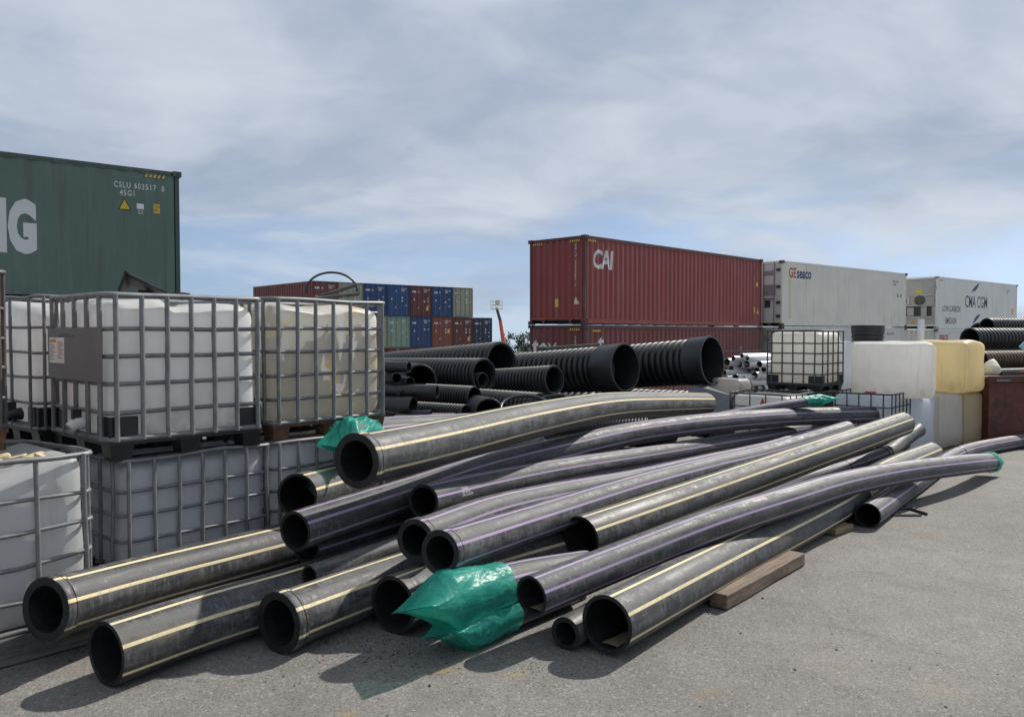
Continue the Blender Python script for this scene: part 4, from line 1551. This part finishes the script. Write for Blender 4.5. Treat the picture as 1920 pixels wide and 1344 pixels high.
for k in range(7):
    c = A0 + u * random.uniform(.62, 1.0) + n_ * random.uniform(.12, .6) + Vector((0, 0, 1.17 - .03 + random.uniform(-.02, .03)))
    me = rounded_box('foam_scrap', random.uniform(.08, .16), random.uniform(.05, .09), random.uniform(.025, .045), .02, M['foam_yellow'], 6, k, 0, 0, .04)
    o = link('foam_scrap', me, None, c, (random.uniform(-.4, .4), random.uniform(-.4, .4), random.uniform(0, 3)))
    tag(o, 'torn yellow foam scrap heaped on the dented tank at the left edge', 'foam scrap', 'foam scraps on the dented tank')


# ---------------------------------------------------------------- the striped pipes
def striped_pipe(label, pts, dia, kind, rot=0., collar=False, wall=.15, name='striped_pipe', rings=(), bend_from=None, sides=48, group='striped pipes in the front heap', mud=None):
    """one long polyethylene pipe along a curved path, open at both ends; parts: pipe_wall, end_collar, joint_ring"""
    path = catmull(pts, .14)
    r = dia / 2
    t = thing(name, label, 'pipe', tuple(path[0] - Vector((0, 0, r))), 0, group)
    base = Vector(t.location)
    mat = M[kind]

    def sweep(path, prof_out, nm, inner_r, close_far=True, m=mat, parent=t, s0=0.):
        """prof_out: radius for every path point"""
        fr_ = frames(path)
        V, Fc, UV, MK_ = [], [], [], []
        sacc = [0.]
        for a, b in zip(path, path[1:]): sacc.append(sacc[-1] + (b - a).length)
        nring = len(path)

        def ring(i, rr):
            tt, a, b = fr_[i]
            i0 = len(V)
            for k in range(sides + 1):
                w = 2 * math.pi * k / sides
                V.append(path[i] - base + a * (rr * math.cos(w)) + b * (rr * math.sin(w)))
            return i0
        ro = [ring(i, prof_out[i]) for i in range(nring)]
        ri = [ring(i, inner_r) for i in range(nring)]
        loops = []

        def strip(a, b, va, vb, mk, flip=False):
            for k in range(sides):
                q4 = (a + k, a + k + 1, b + k + 1, b + k)
                uv4 = ((k / sides, va), ((k + 1) / sides, va), ((k + 1) / sides, vb), (k / sides, vb))
                if flip: q4, uv4 = q4[::-1], uv4[::-1]
                Fc.append(q4); loops.append((uv4, mk))
        for i in range(nring - 1):
            strip(ro[i], ro[i + 1], s0 + sacc[i], s0 + sacc[i + 1], 1., False)
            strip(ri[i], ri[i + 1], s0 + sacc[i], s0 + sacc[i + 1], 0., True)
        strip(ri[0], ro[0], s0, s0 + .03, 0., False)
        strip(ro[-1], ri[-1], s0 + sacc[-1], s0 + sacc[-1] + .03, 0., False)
        me = bpy.data.meshes.new(nm)
        me.from_pydata([tuple(v) for v in V], [], Fc)
        uvl = me.uv_layers.new(name='UVMap'); mkl = me.uv_layers.new(name='mask')
        li = 0
        for (uv4, mk) in loops:
            for (uu, vv) in uv4:
                uvl.data[li].uv = (uu + rot, vv)
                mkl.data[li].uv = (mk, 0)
                li += 1
        me.materials.append(m)
        me.shade_smooth(); me.set_sharp_from_angle(angle=math.radians(40))
        return link(nm, me, parent)
    s0 = 0.
    body = path
    if collar:
        d0 = (path[1] - path[0]).normalized()
        rc = r * 1.07
        cp = [path[0] + d0 * x for x in (0, .006, .050, .054, .0545, .060, .0605, .078, .082)]
        cr_ = [rc * .985, rc, rc, rc * .985, r * .99, r * .99, rc * .985, rc * .985, rc * .96]
        sweep(cp, cr_, 'end_collar', r * .78)
        # bore lip set back inside the collar
        start = path[0] + d0 * .082
        k = 1
        while (path[k] - path[0]).length < .20: k += 1
        body = [start] + path[k:]
        s0 = .082
    if bend_from is not None:
        kk = min(range(len(body)), key=lambda i: (body[i] - Vector(bend_from)).length)
        main, tail = body[:kk + 1], body[kk:]
    else:
        main, tail = body, None
    # slight ovality/waviness and a bead at far end are left to the path
    sweep(main, [r] * len(main), 'pipe_wall', r * (1 - wall) if not collar else r * .80, s0=s0)
    if tail:
        tl_ = catmull(tail, .05)
        rr = [r * (1.06 if i < 2 or i > len(tl_) - 3 else 1.0) for i in range(len(tl_))]
        sweep(tl_, rr, 'pipe_bend', r * .85, m=M['hdpe_plain'])
    for rp in rings:
        kk = min(range(1, len(main) - 1), key=lambda i: (main[i] - Vector(rp)).length)
        tt = (main[min(kk + 1, len(main) - 1)] - main[kk - 1]).normalized()
        mb = MB(); c = main[kk] - base
        a, b = tt.orthogonal().normalized(), None
        b = tt.cross(a)
        mb.tube([c + a * (r + .001) * math.cos(w) + b * (r + .001) * math.sin(w) for w in [2 * math.pi * k / 32 for k in range(32)]], .009, 6, closed=True)
        mb.build('joint_ring', M['black_plastic'], t, smooth=60)
    return t, path


PIPES = {
'p1': (0.345,[(-2.67,4.53,0.37),(-2.4,5.21,0.32),(-1.8,6.12,0.3),(-1.08,7.18,0.31),(-0.34,8.29,0.35)]),
'p2': (0.358,[(-2.24,4.36,.182),(-1.905,4.86,.18),(-1.45,5.44,.18),(-.90,6.30,.18),(-.35,7.15,.18)]),
'p3': (0.355,[(-1.42,4.81,0.19),(-1.01,5.45,0.18),(-0.5,6.12,0.18),(0.21,6.83,0.18),(0.99,7.59,0.19)]),
'p4': (0.375,[(-0.77,5.13,0.19),(-0.38,5.68,0.19),(0.21,6.31,0.19),(0.93,7.0,0.19)]),
'p5': (.14,[(-1.34,5.24,.346),(-1.0,5.77,.346),(-.5,6.50,.346)]),
'p6': (0.35,[(-1.69,6.26,0.67),(-1.37,7.37,0.62),(-0.65,8.59,0.64),(0.25,9.87,0.65)]),
'p7': (0.36,[(-1.06,5.42,1.08),(-.546,6.39,1.08),(.215,7.90,1.085),(1.17,9.89,1.03),(2.23,11.74,0.9),(3.32,13.67,0.74)]),
'p8': (0.28,[(-1.5,5.49,0.58),(-0.92,6.56,0.6),(-0.28,7.67,0.64),(0.56,8.79,0.67),(1.53,9.88,0.71),(2.67,10.92,0.71),(3.75,11.9,0.67),(4.74,12.82,0.61),(6.21,13.5,0.57)]),
'p8b': (0.27,[(-1.52,5.85,0.38),(-0.94,6.83,0.37),(-0.24,7.84,0.35)]),
'p9': (0.265,[(-0.69,6.19,0.64),(-0.22,7.25,0.56),(0.53,8.4,0.5),(1.49,9.62,0.43),(2.67,10.91,0.39),(3.88,12.24,0.35),(5.09,13.59,0.32)]),
'p10': (0.27,[(-0.65,5.33,0.56),(-0.17,6.35,0.52),(0.48,7.5,0.42),(1.37,8.82,0.31),(2.5,10.24,0.26),(3.73,11.72,0.22),(5.28,13.17,0.34)]),
'p11': (0.27,[(-0.45,4.95,0.58),(0.29,6.22,0.51),(1.12,7.27,0.52),(2.1,8.62,0.47),(3.22,10.08,0.41),(4.82,11.47,0.55)]),
'p12': (0.345,[(.535,6.18,.355),(1.85,7.59,.415),(3.15,8.99,.475),(4.5,10.43,.54),(5.8,11.84,.6)]),
'p13': (0.27,[(-.415,4.79,.33),(-.086,5.14,.31),(.20,5.54,.25),(.55,5.98,.175)]),
'p14': (0.255,[(0.12,4.91,0.32),(0.71,5.49,0.36),(1.53,6.14,0.46),(2.42,6.94,0.49),(3.28,7.89,0.45),(4.36,8.9,0.39),(5.63,9.96,0.3),(6.72,11.16,0.14)]),
'p15': (0.35,[(0.57,4.76,0.2),(1.68,6.17,0.18),(3.29,8.12,0.18),(4.79,10.18,0.16),(6.49,12.34,0.08)]),
'p16': (0.205,[(0.33,4.87,0.1),(0.71,5.4,0.1),(1.13,5.93,0.11)]),
'p17': (0.25,[(3.56,7.95,.125),(5.0,9.87,.09),(7.12,12.7,.01),(8.75,14.3,-.05),(10.4,15.55,-.10)]),
'p18': (0.26,[(-.295,4.91,.135),(0,5.25,.135),(.4,5.7,.135)]),
'p19': (0.27,[(-1.41,6.79,1.07),(-1.22,7.87,0.99),(-0.65,9.04,0.9),(0.23,10.29,0.81)]),
'p20': (0.15,[(2.7, 11.86, 0.62), (3.61, 12.27, 0.74), (4.47, 12.57, 0.84), (4.93, 12.77, 0.88)]),
'p21': (0.215,[(1.86,8.14,0.11),(3.38,9.68,0.11),(4.57,10.93,0.09),(5.53,11.78,0.17),(6.06,12.39,0.26),(6.54,12.83,0.39)]),
}
CRM, PUR, PLN = 'hdpe_cream', 'hdpe_purple', 'hdpe_plain'
SP = {}
for key, kind, rot, col, wall, label in (
    ('p1', CRM, .02, True, .2, 'cream striped pipe with a collared end, furthest left, lying against the caged tanks'),
    ('p2', CRM, .03, False, .14, 'cream striped pipe with a rough cut end nearest the bottom left corner'),
    ('p3', CRM, .06, True, .2, 'cream striped pipe with a collared end, third from the left along the ground'),
    ('p4', CRM, .05, False, .14, 'cream striped pipe with a shadowed mouth just left of the green bags'),
    ('p5', PLN, 0, False, .2, 'thin plain black pipe squeezed between the left cream striped pipes'),
    ('p6', CRM, .02, False, .12, 'cream striped pipe whose shaded mouth shows below the big top pipe at the left'),
    ('p7', CRM, .045, True, .2, 'big cream striped pipe arching over the top of the heap, collared end'),
    ('p8', PUR, .05, False, .16, 'purple striped pipe arching from the left edge of the heap to the white tanks'),
    ('p8b', PUR, .10, False, .16, 'purple striped pipe in shade directly below the arching purple one'),
    ('p9', PUR, .02, False, .18, 'purple striped pipe with white printing, second purple one from the top'),
    ('p10', PUR, .02, True, .2, 'purple striped pipe with collared end, partly behind its collared twin'),
    ('p11', PUR, .04, True, .2, 'purple striped pipe with collared end resting on the green bags'),
    ('p12', CRM, .05, False, .13, 'cream striped pipe in the middle of the heap, rising to the white tanks'),
    ('p13', PUR, .06, False, .16, 'purple striped pipe wearing the upper green bag'),
    ('p14', PUR, .03, False, .16, 'purple striped pipe bowing over the front with sand inside and a bagged far end'),
    ('p15', CRM, .05, False, .14, 'cream striped pipe in front on the ground, nearest the timber beam'),
    ('p16', PLN, 0, False, .3, 'thin plain black pipe poking out left of the front cream striped pipe'),
    ('p17', PUR, .05, False, .1, 'purple striped pipe on the asphalt at the right, running off the right edge'),
    ('p18', PUR, .0, False, .16, 'purple striped pipe hidden inside the lower green bag'),
    ('p19', PUR, .03, False, .16, 'purple striped pipe behind the big cream one wearing a green bag at its left end'),
    ('p20', PUR, .05, False, .16, 'thin purple striped pipe at the back with a small green bag on its end'),
    ('p21', PUR, .04, False, .16, 'purple striped pipe ending in a plain black elbow before the white tanks'),
):
    dia, pts = PIPES[key]
    rings = ()
    bf = None
    if key == 'p21':
        rings = (pts[2], (5.40, 11.68, .15)); bf = pts[3]
    if key == 'p17':
        rings = (pts[2],)
    SP[key] = striped_pipe(label, pts, dia, kind, rot, col, wall, rings=rings, bend_from=bf)
# white printing on one pipe
_, pth = SP['p9']
c0, c1_ = pth[3], pth[5]
ax = (c1_ - c0).normalized()
out = (Vector((0, 0, 1)) * .35 + Vector((.45, -.9, 0))).normalized()
out = (out - ax * out.dot(ax)).normalized(); upv = ax.cross(-out) if ax.cross(-out).z > 0 else ax.cross(out)
me = text_mesh('23W42\nSN 20 02\nPN12 HDPE', .03, M['letter_white'], 0, 0, 1.3, 1.0, .9)
mtx = Matrix((ax, upv, out)).transposed()
for v in me.vertices:
    y = v.co.y
    th_ = y / .1325
    v.co = mtx @ Vector((v.co.x, .1335 * math.sin(th_), .1335 * math.cos(th_)))
link('print_marking', me, SP['p9'][0], c0 - Vector(SP['p9'][0].location))
# loose sand at the mouths of two pipes
for key, nm in (('p14', 'sand_deposit'), ('p15', 'sand_deposit')):
    t, pth = SP[key]; r = PIPES[key][0] / 2 * .84
    d0 = (pth[1] - pth[0]).normalized(); side = Vector((d0.y, -d0.x, 0)).normalized(); up_ = side.cross(d0)
    mb = MB(); base = Vector(t.location)
    for i in range(9):
        for j in range(7):
            s = .03 + i * .06; w = (j / 6 - .5) * (1.0 if key == 'p14' else .8) * (1 - .06 * i + .2 * noise.noise(Vector((i * .9, j * .7, 3.))))
            rr = r - .002 - .016 * (1 - (2 * j / 6 - 1) ** 2) * (1 - i / 10)
            mb.v.append(pth[0] - base + d0 * s + side * (rr * math.sin(w)) - up_ * (rr * math.cos(w)))
    for i in range(8):
        for j in range(6):
            a = i * 7 + j
            mb.f.append((a, a + 1, a + 8, a + 7)); mb.m.append(0)
    mb.build(nm, M['dry_sand'], t, smooth=60)


# ---------------------------------------------------------------- green plastic bags
def green_bag(label, key, far=False, over=.34, beyond=.28, roll=0., flat=.9, seed=0, tipw=1.35, sag=0., wr=.02, baggy=.0):
    t, pth = SP[key]
    r = PIPES[key][0] / 2 * 1.05
    if far:
        e = pth[-1]; ax = (pth[-1] - pth[-3]).normalized()
    else:
        e = pth[0]; ax = (pth[0] - pth[2]).normalized()
    side = Vector((ax.y, -ax.x, 0)).normalized(); up_ = side.cross(ax).normalized()
    if up_.z < 0: up_ = -up_
    NS, NK = 60, 90
    V, Fc = [], []
    for i in range(NS + 1):
        s = -over + (over + beyond) * i / NS
        k01 = max(0., s / beyond)
        # section morphs from the round pipe to a flat welded seam
        hgt = r * (1 - k01 * (1 - max(0., 1 - flat) * .5))
        hgt = max(hgt, r * .015)
        kb = max(0., min(1., (s + over) / over)) ** 1.5
        hgt *= 1 + baggy * kb
        wid = r * (1 + (tipw - 1) * k01) * (1 + baggy * kb)
        for k in range(NK):
            w = 2 * math.pi * k / NK
            a, b = wid * math.cos(w), hgt * math.sin(w)
            ca, sa = math.cos(roll * k01), math.sin(roll * k01)
            a, b = a * ca - b * sa, a * sa + b * ca
            # the film itself: round on the pipe, then a ruled wedge down to the weld; sharp narrow creases
            cw, sw_ = math.cos(w), math.sin(w)
            n1 = noise.noise(Vector((cw * 1.5 + seed * 3, sw_ * 1.5, s * 4.0)))
            n2 = noise.noise(Vector((cw * 2.2 + seed, sw_ * 2.2 + s * 3, s * 5.5)))
            n3 = noise.noise(Vector((cw * 3.5, sw_ * 3.5 + seed, s * 10 - cw * 2)))
            cr = max(0., 1 - abs(n1) / .07) + .8 * max(0., 1 - abs(n2) / .06) + .5 * max(0., 1 - abs(n3) / .09)
            edge = .5 * math.exp(-((s) / .02) ** 2)
            f = 1 + (wr * (.45 * cr + .9 * n2 + .5 * n1) * (1 - .5 * k01) + .006) / r - (edge * .006) / r
            P3 = e + ax * (s + (.02 * noise.noise(Vector((w, seed, 2.))) if i == NS or i == 0 else 0)) + side * (a * f) + up_ * (b * f - sag * k01)
            g_ = gz(P3.y) + .006
            if P3.z < g_: P3.z = g_ + .002
            V.append(P3)
    for i in range(NS):
        for k in range(NK):
            k2 = (k + 1) % NK
            Fc.append((i * NK + k, i * NK + k2, (i + 1) * NK + k2, (i + 1) * NK + k))
    me = bpy.data.meshes.new('green_bag')
    me.from_pydata([tuple(v - e) for v in V], [], Fc)
    me.materials.append(M['green_film'])
    me.shade_smooth()
    o = link('green_bag', me, None, e)
    return tag(o, label, 'plastic bag', 'green plastic bags over pipe ends')


green_bag('upper of two green plastic bags at the front, pulled over a pipe end', 'p13', over=.50, beyond=.25, roll=-.35, seed=1, wr=.011, tipw=1.05, baggy=.22, flat=1.)
green_bag('lower of two green plastic bags at the front, lying on the asphalt', 'p18', over=.40, beyond=.22, roll=-.35, seed=2, sag=.0, wr=.012, tipw=1.05, baggy=.12, flat=1.)
green_bag('crumpled green plastic bag at the left, behind the collar of the big cream pipe', 'p19', over=.6, beyond=.22, roll=.2, seed=3, wr=.035, sag=.10, flat=.75)
green_bag('small green bag wrapped round the far end of the front bowing pipe', 'p14', far=True, over=.22, beyond=.10, flat=.5, seed=4, tipw=1.0, wr=.012)
green_bag('small green bag on the thin pipe at the back beside the red capped tank', 'p20', far=True, over=.35, beyond=.32, flat=.85, seed=5, tipw=1.2, wr=.02)

# ---------------------------------------------------------------- timber, scraps and grit on the ground
b0, b1 = at(1345, 1125, 5.76), at(1490, 1047, 7.05)


def beam(label, a, b, w, h, mat, z=None, roll=0, name='timber_beam'):
    a = Vector((a.x, a.y, 0)); b = Vector((b.x, b.y, 0))
    d = b - a; l = d.length
    me = bpy.data.meshes.new(name)
    bm = bmesh.new()
    nx = 14
    for i in range(nx + 1):
        for (yy, zz2) in ((-w / 2, 0), (w / 2, 0), (w / 2, h), (-w / 2, h)):
            x = l * i / nx
            j = .006
            bm.verts.new((x, yy + j * noise.noise(Vector((x * 4, yy * 9, zz2 * 9))), zz2 + j * noise.noise(Vector((x * 4 + 5, yy * 9, zz2 * 9)))))
    bm.verts.ensure_lookup_table()
    for i in range(nx):
        for k in range(4):
            k2 = (k + 1) % 4
            bm.faces.new([bm.verts[i * 4 + k], bm.verts[(i + 1) * 4 + k], bm.verts[(i + 1) * 4 + k2], bm.verts[i * 4 + k2]])
    bm.faces.new([bm.verts[k] for k in range(4)]); bm.faces.new([bm.verts[nx * 4 + k] for k in range(4)][::-1])
    bmesh.ops.recalc_face_normals(bm, faces=bm.faces)
    bm.to_mesh(me); bm.free()
    me.materials.append(M[mat])
    o = link(name, me, None, (a.x, a.y, (gz(a.y) if z is None else z) + .008), (roll, 0, math.atan2(d.y, d.x)))
    bv = o.modifiers.new('edge', 'BEVEL'); bv.width = .006; bv.segments = 1; bv.limit_method = 'ANGLE'
    return tag(o, label, 'timber')


def gpt(px, py):
    a = (px - 960) / F; b = -(py - 672) / F
    d = Vector((a, CT + b * ST, -ST + b * CT))
    t = -H / d.z
    for _ in range(8):
        y = d.y * t
        t = (gz(y) - H) / d.z
    return Vector((d.x * t, d.y * t, gz(d.y * t)))


e0, e1 = gpt(1346, 1142), gpt(1494, 1058)
beam('brown squared timber beam on the asphalt beside the front cream striped pipe', e0, e1, .135, .105, 'timber_brown')
e0, e1 = gpt(1562, 1006), gpt(1590, 985)
beam('short pale timber offcut under the purple striped pipe at the right', gpt(1552, 1003), gpt(1585, 992), .16, .06, 'timber_pale')
beam('old grey timber lying under the left collared pipe by the caged tanks', gpt(-60, 1262), gpt(185, 1196), .16, .145, 'timber_grey')
beam('broken grey board on the asphalt at the lower left edge', gpt(-80, 1245), gpt(45, 1222), .2, .05, 'timber_grey')
for k, (a, b, l) in enumerate((((1640, 967), (1728, 968), 'black strip lying flat nearest the camera by the right purple pipe'), ((1660, 962), (1715, 955), 'bent middle black strip by the right purple pipe'), ((1672, 945), (1738, 966), 'black flat bar poking out furthest by the right purple pipe'))):
    p, q_ = gpt(*a), gpt(*b)
    mb = MB(); mid_ = (p + q_) / 2 + Vector((0, .03 if k == 1 else 0, .03 if k == 1 else .012))
    mb.tube([p + Vector((0, 0, .02)), mid_, q_ + Vector((0, 0, .014))], .012 if k < 2 else .016, 4)
    tag(mb.build('black_strip', M['rubber_sheet']), l, 'scrap strip')

for k, (px, py, sx, sy, mt, l) in enumerate(((1735, 1003, .32, .22, 'sand', 'pale sandy patch on the asphalt at the right'), (965, 1268, .13, .05, 'yellow_spray', 'yellow spray mark right of the green bags'), (830, 1258, .16, .07, 'yellow_spray', 'faint yellow spray mark in the shadow of the green bags'),
                                             (655, 1341, .10, .05, 'yellow_spray', 'yellow spray mark at the bottom edge'), (1330, 1300, .25, .10, 'sand', 'faint dusty patch near the bottom edge'))):
    p = gpt(px, py)
    mb = MB(); n = 24
    mb.v.append(Vector((0, 0, 0)))
    for i in range(n):
        w = 2 * math.pi * i / n
        mb.v.append(Vector((1.3 * math.cos(w), 1.3 * math.sin(w), 0)))
    for i in range(n):
        mb.f.append((0, 1 + i, 1 + (i + 1) % n)); mb.m.append(0)
    o = mb.build('ground_mark', M[mt], loc=(p.x, p.y, p.z + .004 + .0004 * k), scale=(sx, sy, 1), rot=(0, 0, .5))
    tag(o, kind='structure')
    o.name = 'ground_stain'

# grit: small dark crumbs and pebbles
random.seed(21)
mb = MB()


def pebble(p, s):
    n = len(mb.v)
    for dx_, dy_, dz_ in ((1, 0, 0), (0, 1, 0), (-1, 0, 0), (0, -1, 0), (0, 0, .8), (0, 0, -.5)):
        f = random.uniform(.6, 1.3)
        mb.v.append(p + Vector((dx_ * s * f, dy_ * s * f, dz_ * s * f * .7 + s * .3)))
    mt = 0 if random.random() < .6 else 1
    for a, b, c in ((0, 1, 4), (1, 2, 4), (2, 3, 4), (3, 0, 4), (1, 0, 5), (2, 1, 5), (3, 2, 5), (0, 3, 5)):
        mb.f.append((n + a, n + b, n + c)); mb.m.append(mt)


for _ in range(1500):
    x = random.uniform(-3.2, 8); y = random.uniform(3.2, 14)
    pebble(Vector((x, y, gz(y))), random.choice((.003, .004, .004, .005, .007)))
for _ in range(420):
    c = gpt(random.gauss(720, 75), random.gauss(1205, 26))
    pebble(Vector((c.x, c.y, 0)), random.choice((.004, .005, .006, .009)))
for _ in range(160):
    c = gpt(random.gauss(1010, 60), random.gauss(1240, 20))
    pebble(Vector((c.x, c.y, 0)), random.choice((.003, .004, .006)))
for _ in range(26):
    c = gpt(random.uniform(100, 1900), random.uniform(1080, 1340))
    pebble(Vector((c.x, c.y, 0)), random.uniform(.009, .014))
o = mb.build('loose_grit', [M['ink_black'], M['stone']])
tag(o, kind='stuff')
